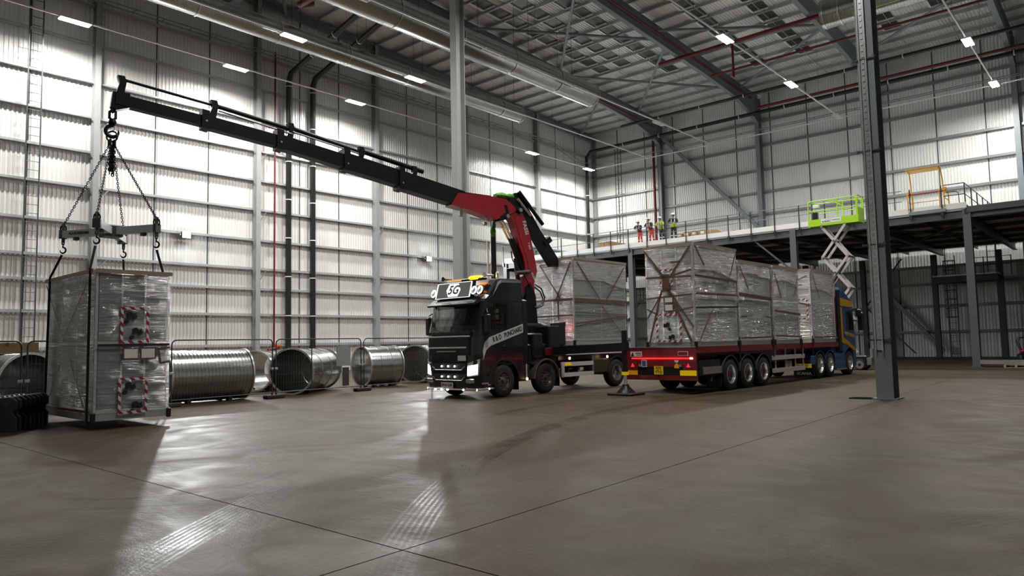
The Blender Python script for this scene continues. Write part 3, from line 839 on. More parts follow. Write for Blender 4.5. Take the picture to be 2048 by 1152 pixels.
# low service platform under the deck with caged ladder
pl = empty('service_platform', (0, 0, 0)); tag(pl, 'charcoal service platform with railing under the deck against the eaves wall', 'platform')
obj('platform_deck', MB().box(-11.5, -7.5, 59.3, 60.7, 5.82, 5.92), M['alloy'], pl)
obj('platform_beam', MB().ibeam((-11.5, 59.4, 5.6), (-7.5, 59.4, 5.6), 0.2, 0.44), M['steel_dark'], pl)
obj('platform_beam', MB().ibeam((-11.5, 60.6, 5.6), (-7.5, 60.6, 5.6), 0.2, 0.44), M['steel_dark'], pl)
for x in (-11.3, -9.0, -8.3, -7.55, -6.7):
    obj('rail_post', MB().box(x - 0.03, x + 0.03, 59.3, 59.36, 5.7, 7.05), M['steel_dark'], pl)
for z in (6.45, 7.0):
    obj('hand_rail', MB().cyl((-9.2, 59.33, z), (-6.7, 59.33, z), 0.022, 5), M['steel_dark'], pl)
wall_ladder((-10.55, 60.55, 0), 0, 7.4, 'black caged ladder up to the service platform', cage=[2.9, 3.55, 4.2, 4.85, 5.5, 6.3, 7.0], w=0.6)
wall_ladder((-7.95, 60.55, 5.9), 0, 2.6, 'short ladder from the service platform to the deck', w=0.55)
# landing and door between the wrapped units
ld_ = empty('stair_landing', (-35.7, 59.0, 0)); tag(ld_, 'pale steel landing with railing seen between the lorry load and trailer load', 'landing')
obj('landing_deck', MB().box(-1.2, 1.2, -0.8, 0.8, 5.2, 5.4), M['steel_pale'], ld_)
for x in (-1.15, -0.75, -0.4, 0.0, 0.4, 0.75, 1.15):
    obj('rail_post', MB().box(x - 0.025, x + 0.025, -0.8, -0.75, 5.2, 6.6), M['steel_dark'], ld_)
for z in (5.9, 6.55):
    obj('hand_rail', MB().cyl((-1.15, -0.78, z), (1.15, -0.78, z), 0.025, 5), M['steel_dark'], ld_)
for x in (-1.1, 1.1):
    obj('leg', MB().box(x - 0.06, x + 0.06, -0.06, 0.06, 0, 5.2), M['steel_dark'], ld_)
obj('brace', MB().bar((-1.1, -0.6, 3.6), (0.2, -0.6, 5.2), 0.07, 0.07), M['steel_dark'], ld_)
dr = empty('door_1', (-35.6, YB - 0.2, 0)); dr['kind'] = 'structure'
obj('leaf', MB().box(-0.5, 0.5, -0.04, 0.02, 0, 2.1), M['sticker_blue'], dr)
obj('frame', MB().box(-0.6, -0.5, -0.07, 0.04, 0, 2.2).box(0.5, 0.6, -0.07, 0.04, 0, 2.2).box(-0.6, 0.6, -0.07, 0.04, 2.1, 2.2), M['white'], dr)
obj('handle', MB().cyl((0.38, -0.1, 1.0), (0.25, -0.1, 1.0), 0.015, 6), M['alloy'], dr)

# cardboard cartons on the deck
def carton(x, y, z, w, d, h, label, group, paper=True, rz=0.0):
    t = empty('carton', (x, y, z), rz); tag(t, label, 'cardboard box', group)
    obj('body', MB().box(-w/2, w/2, -d/2, d/2, 0, h), M['card'], t)
    obj('tape', MB().box(-0.03, 0.03, -d/2 - 0.003, d/2 + 0.003, h, h + 0.004).box(-0.03, 0.03, -d/2 - 0.004, -d/2, h - 0.09, h), M['tape_brown'], t)
    if paper: obj('label_sheet', MB().box(-0.13, 0.12, -d/2 - 0.006, -d/2, h*0.32, h*0.78), M['paper'], t)
    return t
gd = 'stacked cartons on the raised deck'
xs = [-23.95, -23.42, -22.86, -22.24]; ws = [0.50, 0.42, 0.52, 0.62]
nm = ['closest to the leaning people', 'second along from the people', 'third along from the people', 'furthest from the people']
for i in range(4):
    carton(xs[i], 45.2, DZ, ws[i], 0.6, 0.34, 'brown carton with white label in the deck stack, lower row, ' + nm[i], gd)
    carton(xs[i] + 0.01, 45.2, DZ + 0.34, ws[i] - 0.02, 0.6, 0.36 if i else 0.3, 'brown carton with white label in the deck stack, upper row, ' + nm[i], gd, rz=0.02 * (i - 1))
t = empty('open_carton', (-20.95, 45.4, DZ)); tag(t, 'collapsed open cardboard box beside the carton stack on the deck', 'cardboard box')
obj('body', MB().prism([(-0.75, 0), (0.7, 0), (0.55, 0.18), (-0.3, 0.62), (-0.75, 0.68)], 'y', -0.35, 0.35), M['card'], t)
obj('flap', MB().add([(0.3, -0.4, 0.25), (1.0, -0.45, 0.42), (1.05, 0.3, 0.44), (0.3, 0.35, 0.28), (0.3, -0.4, 0.235), (1.0, -0.45, 0.405), (1.05, 0.3, 0.425), (0.3, 0.35, 0.265)], [(0,1,2,3),(7,6,5,4),(0,4,5,1),(1,5,6,2),(2,6,7,3),(3,7,4,0)]), M['card'], t)
obj('flap', MB().add([(-0.1, -0.36, 0.05), (0.75, -0.6, 0.12), (0.8, -0.6, 0.0), (0.0, -0.36, 0.0), (-0.1, -0.34, 0.05), (0.75, -0.58, 0.12), (0.8, -0.58, 0.0), (0.0, -0.34, 0.0)], [(0,1,2,3),(7,6,5,4),(0,4,5,1),(1,5,6,2),(2,6,7,3),(3,7,4,0)]), M['card'], t)
carton(-30.0, 45.3, DZ, 0.48, 2.2, 0.62, 'long brown carton lying on the deck beside the jib, outer of two', 'long cartons on the deck', False)
carton(-29.48, 45.3, DZ, 0.50, 2.2, 0.64, 'long brown carton lying on the deck, the one next to the people', 'long cartons on the deck', False)

# ------------------------------------------------------------------ orange pallet gate on the deck edge
g = empty('pallet_gate', (-8.45, MY + 0.25, DZ)); tag(g, 'orange tubular pallet gate standing on the deck edge', 'safety gate')
T_ = lambda pts, r=0.032: MB().tube(pts, r, 7)
for s in (-1, 1):
    x = s * 0.86
    obj('side_frame', T_([(x, -0.3, 0), (x, -0.3, 0.82), (x, -0.2, 0.95), (x, 0.75, 0.95), (x, 0.85, 0.82), (x, 0.85, 0)]), M['orange'], g)
    obj('side_frame', T_([(x - s*0.22, -0.3, 0), (x - s*0.22, -0.3, 0.92), (x, -0.3, 1.0)]), M['orange'], g)
    obj('side_rail', T_([(x, -0.3, 0.5), (x, 0.85, 0.5)], 0.025), M['orange'], g)
    obj('pivot_arm', T_([(x - s*0.1, 0.2, 0.85), (x - s*0.1, 0.1, 1.5), (x - s*0.12, -0.2, 2.05)]), M['orange'], g)
    obj('arm_stay', T_([(x - s*0.12, -0.2, 2.05), (x - s*0.12, -0.85, 2.12)], 0.028), M['orange'], g)
    obj('pivot_plate', MB().box(x - 0.05, x + 0.05, 0.05, 0.35, 0.82, 1.12), M['orange'], g)
for k in range(4):
    yq = -0.18 - 0.22 * k
    obj('gate_bar', T_([(-0.80, yq, 2.05 + 0.025*k), (0.80, yq, 2.05 + 0.025*k)], 0.026), M['orange'], g)
obj('gate_bar', T_([(-0.86, -0.3, 0.86), (0.86, -0.3, 0.86)], 0.035), M['orange_red'], g)
obj('gate_bar', T_([(-0.62, -0.28, 0.4), (0.62, -0.28, 0.4)], 0.022), M['orange'], g)

# ------------------------------------------------------------------ lime scissor lift in front of the deck
s_ = empty('scissor_lift', (-11.72, 38.75, 0)); tag(s_, 'lime green scissor lift with raised basket in front of the deck', 'scissor lift')
W2 = 0.42
b_ = obj('chassis', MB().cbox(-1.2, 1.2, -0.42, 0.42, 0.18, 0.72, 0.05), M['black'], s_)
obj('step_plate', MB().box(1.2, 1.42, -0.36, 0.36, 0.25, 0.62).box(1.32, 1.45, -0.2, 0.3, 0.6, 1.05), M['alloy'], s_)
for x in (-0.9, 0.9):
    for sy in (-1, 1):
        w = obj('wheel', MB().lathe([(0.12, -0.08), (0.24, -0.08), (0.27, -0.05), (0.27, 0.05), (0.24, 0.08), (0.12, 0.08)], (x, sy*0.44, 0.27), (0, 1, 0), 20), M['rubber'], s_, smooth=True)
        obj('wheel_disc', MB().lathe([(0.0, -0.09), (0.2, -0.09), (0.21, 0), (0.2, 0.09), (0, 0.09)], (x, sy*0.44, 0.27), (0, 1, 0), 16), M['alloy'], w)
        obj('wheel_hub', MB().lathe([(0.0, -0.1), (0.07, -0.1), (0.07, 0.1), (0, 0.1)], (x, sy*0.44, 0.27), (0, 1, 0), 10), M['black'], w)
zs = [0.85, 2.48, 4.11, 5.75, 7.38]
for k in range(4):
    z0, z1 = zs[k], zs[k+1]
    hx = 0.62 if k < 3 else 0.58
    for sy in (-1, 1):
        obj('scissor_arm', MB().bar((-hx - 0.05, sy*W2, z0), (hx - 0.0, sy*W2, z1), 0.07, 0.125), M['lift_arm'], s_)
        obj('scissor_arm', MB().bar((hx, sy*(W2 - 0.1), z0), (-hx - 0.05, sy*(W2 - 0.1), z1), 0.07, 0.125), M['lift_arm'], s_)
    obj('pivot_pin', MB().cyl((-0.02, -W2 - 0.06, (z0+z1)/2), (-0.02, W2 + 0.06, (z0+z1)/2), 0.05, 10), M['steel_dark'], s_)
    for x in (-hx, hx):
        obj('pivot_pin', MB().cyl((x, -W2 - 0.06, z1), (x, W2 + 0.06, z1), 0.055, 10), M['alloy'], s_)
obj('lift_cylinder', MB().cyl((-0.4, 0, 4.3), (0.35, 0, 5.5), 0.08, 10), M['steel_dark'], s_)
bk = 7.42
obj('basket_floor', MB().box(-1.22, 1.22, -0.45, 0.45, bk, bk + 0.06), M['lime'], s_)
obj('toe_board', MB().box(-1.23, 1.23, -0.48, -0.45, bk - 0.02, bk + 0.34), M['lime'], s_)
obj('toe_board', MB().box(-1.23, 1.23, 0.45, 0.48, bk, bk + 0.22), M['lime'], s_)
obj('toe_board', MB().box(1.22, 1.25, -0.45, 0.45, bk - 0.02, bk + 0.3).box(-1.25, -1.22, -0.45, 0.45, bk, bk + 0.25), M['lime'], s_)
for sy in (-1, 1):
    y = sy * 0.45
    obj('guard_rail', MB().tube([(-1.2, y, bk + 0.2), (-1.2, y, bk + 1.2), (-1.1, y, bk + 1.3), (1.05, y, bk + 1.3), (1.15, y, bk + 1.2), (1.15, y, bk + 0.2)], 0.03, 7), M['lime'], s_)
    obj('mid_rail', MB().cyl((-1.2, y, bk + 0.78), (1.15, y, bk + 0.78), 0.026, 6), M['lime'], s_)
    obj('guard_post', MB().cyl((0.25, y, bk + 0.2), (0.25, y, bk + 1.3), 0.028, 6), M['lime'], s_)
    obj('rail_stay', MB().bar((-0.05, y, bk + 1.28), (0.35, y, bk + 0.95), 0.04, 0.04), M['lime'], s_)
obj('end_gate', MB().tube([(1.2, -0.45, bk + 0.05), (1.2, -0.45, bk + 1.34), (1.22, 0.45, bk + 1.34), (1.22, 0.45, bk + 0.05)], 0.035, 7).box(1.18, 1.22, -0.42, 0.42, bk + 0.3, bk + 0.75), M['lime'], s_)
obj('end_gate', MB().tube([(-1.2, -0.45, bk + 1.3), (-1.2, 0.45, bk + 1.3)], 0.03, 7).tube([(-1.2, -0.45, bk + 0.78), (-1.2, 0.45, bk + 0.78)], 0.03, 7), M['lime'], s_)
obj('control_box', MB().cbox(-1.05, -0.8, -0.36, -0.1, bk + 0.3, bk + 0.75, 0.03), M['black'], s_)
obj('control_panel', MB().cbox(-1.0, -0.7, -0.36, -0.12, bk + 0.95, bk + 1.12, 0.02), M['white'], s_)
bn = obj('banner', MB().box(-0.58, 0.42, -0.492, -0.482, bk + 0.10, bk + 0.32), M['paper'], s_)
mb = MB()
for k in range(9): mb.box(-0.52 + 0.045*k, -0.49 + 0.045*k, -0.496, -0.492, bk + 0.15, bk + 0.15 + (0.05 if k % 3 else 0.07))
for k in range(8): mb.box(0.0 + 0.045*k, 0.03 + 0.045*k, -0.496, -0.492, bk + 0.20, bk + 0.24)
for k in range(6): mb.bar((-0.4 + 0.06*k, -0.494, bk + 0.235 + 0.03*sin(pi*k/6)), (-0.34 + 0.06*k, -0.494, bk + 0.235 + 0.03*sin(pi*(k+1)/6)), 0.004, 0.012)
obj('banner_print', mb, M['ink'], bn)['kind'] = 'stuff'

# ------------------------------------------------------------------ people on the deck
def skin_obj(name, verts, edges, radii, mat, parent, sub=1, root=0):
    me = bpy.data.meshes.new(name); me.from_pydata(verts, edges, []); me.materials.append(mat)
    o = bpy.data.objects.new(name, me); COL.objects.link(o); o.parent = parent
    sk = o.modifiers.new('skin', 'SKIN')
    lay = me.skin_vertices[0].data if me.skin_vertices else None
    if lay is None:
        me.skin_vertices.new(); lay = me.skin_vertices[0].data
    for i, r in enumerate(radii):
        lay[i].radius = r if isinstance(r, tuple) else (r, r)
        lay[i].use_root = (i == root)
    sk.use_smooth_shade = True
    sb = o.modifiers.new('sub', 'SUBSURF'); sb.levels = sub; sb.render_levels = sub
    return o

def person(x, y, z, rz, label, trousers, jacket, vest, lean, hand_z, legs_x=0.11, hgt=1.0, turn=0.0):
    # faces local -y (over the railing); lean: how far the chest comes forward
    t = empty('person', (x, y, z), rz); tag(t, label, 'person', 'people on the raised deck')
    t.scale = (hgt, hgt, hgt)
    hip = 0.90; ch = -lean; sh_z = 1.40 - lean * 0.25
    hy = -0.42
    J = {}
    V, E, Rr = [], [], []
    def v(p, r, parent=None):
        V.append(p); Rr.append(r)
        if parent is not None: E.append((parent, len(V) - 1))
        return len(V) - 1
    pel = v((0, 0, hip), (0.15, 0.11)); waist = v((0, ch*0.35, 1.08), (0.14, 0.10), pel); chest = v((0, ch*0.8, 1.27), (0.16, 0.11), waist); neck0 = v((0, ch*1.05, sh_z + 0.04), 0.075, chest)
    neck = v((0, ch*1.1 - 0.01, sh_z + 0.10), 0.052, neck0); h1 = v((0, ch*1.15 - 0.02, sh_z + 0.18), (0.070, 0.085), neck); h2 = v((0, ch*1.15 - 0.015, sh_z + 0.28), (0.075, 0.095), h1); h3 = v((0, ch*1.15, sh_z + 0.345), 0.05, h2)
    v((0, ch*1.15 - 0.125, sh_z + 0.205), 0.014, h1)                                      # nose
    arms = []
    for s in (-1, 1):
        sh = v((s*0.20, ch*1.0, sh_z), 0.062, chest); el = v((s*0.30, ch*0.9 - 0.12, (sh_z + hand_z)/2 - 0.03), 0.045, sh)
        wr = v((s*0.16, hy + 0.03, hand_z + 0.03), 0.030, el); palm = v((s*0.11, hy - 0.03, hand_z + 0.035), (0.036, 0.022), wr)
        for k in range(4):
            a = (-0.03 + 0.02*k)
            k1 = v((s*(0.085 + a*0.8), hy - 0.085 - 0.006*(k in (1, 2)), hand_z + 0.03), 0.0095, palm); v((s*(0.08 + a), hy - 0.105, hand_z - 0.015), 0.008, k1)
        th = v((s*0.075, hy - 0.02, hand_z + 0.03), 0.011, palm); v((s*0.055, hy - 0.05, hand_z + 0.02), 0.009, th)
        arms.append((sh, el, wr))
    legs = []
    for s in (-1, 1):
        hp = v((s*0.09, 0.0, hip - 0.08), 0.088, pel); kn = v((s*legs_x, -0.03 + turn*s*0.06, 0.48), 0.058, hp); an = v((s*(legs_x + 0.01), 0.03 + turn*s*0.12, 0.09), 0.042, kn); to = v((s*(legs_x + 0.03), -0.13 + turn*s*0.12, 0.04), 0.035, an)
        legs.append((hp, kn, an, to))
    skin_obj('body', V, E, Rr, M['skin'], t)
    # clothing follows the same bones
    def sub(ids, extra, mat, name, pairs):
        mp = {i: k for k, i in enumerate(ids)}
        rr = []
        for i in ids:
            r = Rr[i]; rr.append(tuple(q + extra for q in r) if isinstance(r, tuple) else r + extra)
        return skin_obj(name, [V[i] for i in ids], [(mp[a], mp[b]) for a, b in pairs], rr, mat, t)
    (s0, e0, w0), (s1, e1, w1) = arms
    sub([chest, pel, waist, neck0, s0, e0, w0, s1, e1, w1], 0.024, jacket, 'jacket', [(chest, waist), (waist, pel), (chest, neck0), (chest, s0), (s0, e0), (e0, w0), (chest, s1), (s1, e1), (e1, w1)])
    (a0, a1, a2, a3), (b0, b1, b2, b3) = legs
    sub([pel, waist, a0, a1, a2, b0, b1, b2], 0.018, trousers, 'trousers', [(pel, waist), (pel, a0), (a0, a1), (a1, a2), (pel, b0), (b0, b1), (b1, b2)])
    for q in legs:
        sub([q[2], q[3]], 0.022, M['cloth_dark'], 'boot', [(q[2], q[3])])
    skin_obj('vest', [V[chest], V[waist], V[pel], (0, 0.0, 0.845)], [(0, 1), (1, 2), (2, 3)], [(0.205, 0.165), (0.19, 0.15), (0.20, 0.15), (0.20, 0.15)], vest, t)
    for s in (-1, 1):
        obj('vest_brace', MB().tube([(s*0.10, ch*0.8 + 0.15, 1.25), (s*0.11, ch*1.0, sh_z + 0.075), (s*0.10, ch*0.8 - 0.16, 1.28), (s*0.10, ch*0.4 - 0.145, 1.05)], 0.028, 6), M['reflective'], t, smooth=True)
    ring = MB().lathe([(0.178, -0.03), (0.182, -0.03), (0.182, 0.03), (0.178, 0.03)], (0, ch*0.35, 1.09), (0, 0, 1), 16)
    o = obj('vest_band', ring, M['reflective'], t); o.scale = (1, 0.80, 1); o.location = (0, ch*0.35*0.2, 0)
    for q in legs:
        obj('trouser_band', MB().cyl((V[q[1]][0], V[q[1]][1] + 0.02, 0.30), (V[q[1]][0], V[q[1]][1] + 0.025, 0.36), 0.085, 10), M['reflective'], t)
    hc = (0, ch*1.15 - 0.01, sh_z + 0.285)
    hm = obj('helmet', MB().lathe([(0.125, 0.0), (0.128, 0.02), (0.122, 0.07), (0.10, 0.115), (0.06, 0.14), (0.0, 0.148)], hc, (0, 0, 1), 18), M['helmet'], t, smooth=True)
    obj('helmet_brim', MB().prism([(0.14*cos(a), hc[1] + (-0.19 if sin(a) < -0.3 else 0.14*sin(a)) if abs(sin(a)) > 0.3 else hc[1] + 0.14*sin(a)) for a in [2*pi*k/18 for k in range(18)]], 'z', hc[2] - 0.004, hc[2] + 0.012), M['helmet'], hm)
    obj('hair', MB().lathe([(0.088, -0.09), (0.094, -0.03), (0.098, 0.0), (0.095, 0.02)], (0, hc[1] + 0.012, hc[2]), (0, 0, 1), 14), M['cloth_dark'], t)
    for s in (-1, 1):
        obj('eye', MB().lathe([(0, -0.012), (0.011, -0.008), (0.013, 0), (0.011, 0.008), (0, 0.012)], (s*0.032, ch*1.15 - 0.098, sh_z + 0.235), (0, 1, 0), 8), M['paper'], t)
        obj('ear', MB().lathe([(0, -0.012), (0.022, -0.008), (0.024, 0.008), (0, 0.012)], (s*0.082, ch*1.15 + 0.0, sh_z + 0.215), (1, 0, 0), 8), M['skin'], t)
    obj('mouth', MB().box(-0.025, 0.025, ch*1.15 - 0.112, ch*1.15 - 0.09, sh_z + 0.150, sh_z + 0.158), M['vest_o'], t)
    return t
PYD = MY + 0.42
person(-26.35, PYD, DZ, 0.10, 'person in orange trousers at the railing closest to the long cartons, shorter', M['hiviz_o'], M['cloth_dark'], M['vest_o'], 0.26, 1.10, hgt=0.97)
person(-25.42, PYD, DZ, -0.12, 'person in orange trousers leaning on the railing, second from the long cartons', M['hiviz_o'], M['cloth_dark'], M['vest_o'], 0.28, 1.10, hgt=1.03, turn=0.6)
person(-24.62, PYD, DZ, 0.05, 'person in yellow vest and dark trousers leaning on the railing beside the orange trousers', M['cloth_dark'], M['hiviz_y'], M['hiviz_y'], 0.24, 1.10, hgt=1.0)
person(-23.72, PYD, DZ, 0.35, 'person in yellow vest standing upright at the railing next to the carton stack', M['cloth_dark'], M['cloth_dark'], M['hiviz_y'], 0.08, 1.12, hgt=1.06, turn=0.5)
# ------------------------------------------------------------------ wrapped air handling units
def make_ahu(loc, rz, L, W, Hh, label, films, tapes=(), frames=(), docs=(), stubs=(), nx=3, ny=2, split=0.52, cover=None, base_h=0.17, group='wrapped ventilation units', seed=0.0):
    t = empty('ventilation_unit', loc, rz); tag(t, label, 'ventilation unit', group)
    def fp(face, u, v, off):
        return {'y0': (u, -off, v), 'y1': (u, W + off, v), 'x0': (-off, u, v), 'x1': (L + off, u, v)}[face]
    def fbox(face, u0, u1, v0, v1, o0, o1):
        a = fp(face, u0, v0, o0); b = fp(face, u1, v1, o1)
        return MB().box(min(a[0], b[0]), max(a[0], b[0]), min(a[1], b[1]), max(a[1], b[1]), v0, v1)
    z0, z1 = base_h, Hh; zm = z0 + (z1 - z0) * split
    mb = MB()
    mb.box(0, L, 0, 0.09, 0, base_h - 0.01).box(0, L, W - 0.09, W, 0, base_h - 0.01).box(0, 0.09, 0.09, W - 0.09, 0, base_h - 0.01).box(L - 0.09, L, 0.09, W - 0.09, 0, base_h - 0.01)
    obj('base_frame', mb, M['ahu_base'], t)
    for cx, cy in ((0, 0), (L, 0), (0, W), (L, W)):
        obj('lifting_lug', MB().cbox(cx - 0.045, cx + 0.045, cy - 0.045, cy + 0.045, -0.03, 0.18, 0.015), M['black'], t)
    # frame
    for cx in (0.03, L - 0.03):
        for cy in (0.03, W - 0.03):
            obj('frame_post', MB().cbox(cx - 0.03, cx + 0.03, cy - 0.03, cy + 0.03, z0, z1, 0.008), M['ahu_frame'], t)
    for z in (z0 + 0.03, zm, z1 - 0.03):
        obj('frame_rail', MB().box(0.06, L - 0.06, 0.0, 0.055, z - 0.03, z + 0.03), M['ahu_frame'], t)
        obj('frame_rail', MB().box(0.06, L - 0.06, W - 0.055, W, z - 0.03, z + 0.03), M['ahu_frame'], t)
        obj('frame_rail', MB().box(0.0, 0.055, 0.06, W - 0.06, z - 0.03, z + 0.03), M['ahu_frame'], t)
        obj('frame_rail', MB().box(L - 0.055, L, 0.06, W - 0.06, z - 0.03, z + 0.03), M['ahu_frame'], t)
    # panels, each its own
    def panels(face, span, n):
        w = (span - 0.12) / n
        for k in range(n):
            for a, b in ((z0 + 0.06, zm - 0.03), (zm + 0.03, z1 - 0.06)):
                obj('panel', fbox(face, 0.06 + k*w + 0.018, 0.06 + (k+1)*w - 0.018, a + 0.01, b - 0.01, -0.05, -0.008), M['ahu_panel'], t)
            if k:
                obj('mullion', fbox(face, 0.06 + k*w - 0.02, 0.06 + k*w + 0.02, z0, z1, -0.045, 0.0), M['ahu_frame'], t)
    panels('y0', L, nx); panels('x0', W, ny); panels('x1', W, ny); panels('y1', L, nx)
    obj('top_panel', MB().box(0.01, L - 0.01, 0.01, W - 0.01, z1 - 0.02, z1 + 0.02), M['ahu_panel'], t)
    # film, face by face
    for face, mat in films.items():
        span = L if face[0] == 'y' else W
        nu, nv = 22, 36; vs = []; fs = []
        for j in range(nv + 1):
            for i in range(nu + 1):
                u = span * i / nu; v = z0 - 0.02 + (z1 - z0 + 0.05) * j / nv
                q = Vector((u * 1.3 + seed, v * 4.5, seed * 2.1 + len(face)))
                edge = min(1.0, 6 * min(i / nu, 1 - i / nu))
                off = 0.012 + 0.020 * edge * (0.5 + 0.5 * noise.noise(q)) + 0.012 * edge * noise.noise(q * 3.1)
                vs.append(fp(face, u, v, off))
        for j in range(nv):
            for i in range(nu):
                a = j*(nu+1) + i; fs.append((a, a+1, a+nu+2, a+nu+1))
        obj('stretch_film', MB().add(vs, fs), mat, t, smooth=True)
    if cover:
        for face, drop in cover.items():
            span = L if face[0] == 'y' else W
            nu, nv = 26, 10; vs = []; fs = []
            for j in range(nv + 1):
                for i in range(nu + 1):
                    u = span * i / nu
                    d = drop * (0.94 + 0.06 * cos(2*pi*i/nu) + 0.25 * (i/nu - 0.5)) + 0.05 * noise.noise(Vector((u*2, seed, 3)))
                    v = z1 + 0.03 - d * j / nv
                    off = 0.048 + 0.018 * noise.noise(Vector((u*2.2 + v*1.4, v*1.5, seed + 7))) * (j / nv + 0.3)
                    vs.append(fp(face, u, v, off))
            for j in range(nv):
                for i in range(nu):
                    a = j*(nu+1) + i; fs.append((a, a+1, a+nu+2, a+nu+1))
            obj('top_cover', MB().add(vs, fs), M['film_milky'], t, smooth=True)
    for i, tp in enumerate(tapes):
        face, (ua, va), (ub, vb), w = tp[:4]; mat = tp[4] if len(tp) > 4 else M['tape_brown']
        off = 0.062
        n = Vector(fp(face, 0, 0, 1)) - Vector(fp(face, 0, 0, 0))
        obj('tape', MB().bar(fp(face, ua, va, off), fp(face, ub, vb, off), w, 0.006, up=n), mat, t)
    for z in (z1 - 0.01,):
        mb = MB()
        for face in films:
            span = L if face[0] == 'y' else W
            a = fp(face, -0.02, z, 0.06); b = fp(face, span + 0.02, z, 0.06)
            mb.bar(a, b, 0.012, 0.085)
        obj('edge_board', mb, M['edge_board'], t)
    for face, u0, u1, v0, v1 in frames:
        for a in ((u0, u1, v1 - 0.055, v1), (u0, u1, v0, v0 + 0.055), (u0, u0 + 0.055, v0 + 0.055, v1 - 0.055), (u1 - 0.055, u1, v0 + 0.055, v1 - 0.055)):
            obj('warning_tape', fbox(face, *a, 0.045, 0.052), M['stripes'], t)
    for face, u, v, w, h in docs:
        d = obj('document_pouch', fbox(face, u - w/2 - 0.03, u + w/2 + 0.03, v - h/2 - 0.03, v + h/2 + 0.03, 0.064, 0.070), M['tape_brown'], t)
        obj('sheet', fbox(face, u - w/2, u + w/2, v - h/2, v + h/2, 0.070, 0.074), M['paper'], d)
    for face, u, v in stubs:
        for du, dv, r in ((0, 0, 0.06), (0.10, -0.05, 0.05), (-0.07, -0.16, 0.045)):
            a = fp(face, u + du, v + dv, -0.02); b = fp(face, u + du, v + dv, 0.042)
            o = obj('pipe_stub', MB().cyl(a, b, r, 14), M['black'], t)
        obj('valve', MB().bar(fp(face, u - 0.06, v - 0.08, 0.035), fp(face, u + 0.13, v + 0.02, 0.035), 0.03, 0.03), M['black'], t)
    return t

# unit hanging from the crane
LC = Vector((-16.968, 5.683, 0.19)); LA = 1.555
def LW(x, y, z):               # local of the hanging unit -> world
    return Vector((LC.x + x*cos(LA) - y*sin(LA), LC.y + x*sin(LA) + y*cos(LA), LC.z + z))
make_ahu(LC, LA, 1.576, 3.34, 3.25, 'wrapped grey ventilation unit hanging from the crane just above the floor',
         {'y0': M['film_thin'], 'x0': M['film']}, seed=3.3, nx=3, ny=3, split=0.49,
         tapes=[('x0', (3.25, 3.12), (1.85, 1.75), 0.035), ('x0', (0.35, 3.0), (1.95, 1.75), 0.035), ('x0', (1.55, 1.5), (0.4, 0.3), 0.03), ('x0', (2.0, 1.3), (2.9, 0.35), 0.025), ('y0', (0.05, 1.62), (1.55, 1.62), 0.05, M['strap']),
                ('y0', (1.3, 1.55), (1.35, 1.2), 0.05), ('y0', (1.35, 1.2), (1.56, 1.24), 0.05), ('y0', (1.3, 1.52), (1.56, 1.56), 0.045), ('x0', (0.02, 0.2), (3.3, 0.2), 0.05)],
         frames=[('y0', 0.50, 1.10, 1.66, 2.46), ('y0', 0.48, 1.09, 0.12, 0.90)],
         docs=[('y0', 0.72, 1.43, 0.28, 0.2), ('y0', 1.08, 1.43, 0.28, 0.2)],
         stubs=[('y0', 0.70, 2.3), ('y0', 0.82, 1.95), ('y0', 0.70, 0.75), ('y0', 0.85, 0.32)])

# ------------------------------------------------------------------ lifting gear
def link_chain(p0, p1, r, step, mat, name, parent):
    p0 = Vector(p0); p1 = Vector(p1); d = p1 - p0; ln = d.length; d.normalize()
    a = d.cross(Vector((0.31, 0.9, 0.1))).normalized(); b = a.cross(d)
    mb = MB(); k = 0; q = 0.0
    while q < ln:
        s = a if k % 2 else b; c = p0 + d * min(q + step * 0.5, ln)
        hl, hw = step * 0.66, step * 0.36
        pts = [c - d*hl, c - d*hl*0.6 + s*hw, c + d*hl*0.6 + s*hw, c + d*hl, c + d*hl*0.6 - s*hw, c - d*hl*0.6 - s*hw, c - d*hl]
        mb.tube(pts, r, 4, cap=False); q += step; k += 1
    return obj(name, mb, mat, parent)
def hook(parent, c, sz, mat, name='hook'):
    c = Vector(c); pts = [c + Vector((0, 0, sz))]
    for k in range(11):
        a = pi/2 - k * (1.55 * pi / 10)
        pts.append(c + Vector((cos(a) * sz * 0.48 * 0.7, cos(a) * sz * 0.48 * 0.7, sin(a) * sz * 0.5)))
    return obj(name, MB().tube(pts, [sz*0.10] + [sz*0.15]*8 + [sz*0.12, sz*0.08, sz*0.04], 7), mat, parent, smooth=True)
RING = Vector((-18.62, 6.52, 6.88))
corners = [Vector((-17.22, 5.76, 4.5)), Vector((-19.40, 5.76, 4.5)), Vector((-17.06, 6.97, 4.5)), Vector((-19.40, 7.12, 4.5))]
cs = empty('chain_sling', RING); tag(cs, 'four leg chain sling hanging from the crane hook', 'chain sling')
obj('master_link', MB().tube([(0.09*cos(a), 0.09*cos(a), 0.02 + 0.13*sin(a)) for a in [2*pi*k/14 for k in range(15)]], 0.022, 6), M['chain'], cs, smooth=True)
for k, c in enumerate(corners):
    top = Vector((0.05 * (1 if c.x > -18 else -1), 0.05 * (1 if c.y > 6.4 else -1), -0.22))
    obj('coupling', MB().tube([top + Vector((0, 0, 0.16)), top + Vector((0, 0, -0.02))], 0.03, 6), M['chain'], cs)
    link_chain(top, c - RING + Vector((0, 0, 0.22)), 0.010, 0.055, M['chain'], 'chain_leg', cs)
    obj('shackle', MB().tube([c - RING + Vector((0.05*cos(a), 0.05*cos(a), 0.14 + 0.09*sin(a))) for a in [2*pi*j/10 for j in range(11)]], 0.018, 5), M['chain'], cs)
for k in range(5):
    p = Vector((-0.07 + 0.035*k, 0.03 * (-1) ** k, -0.2))
    link_chain(p, p + Vector((0, 0, -0.62 - 0.05 * (k % 3))), 0.013, 0.07, M['chain'], 'spare_chain_tail', cs)
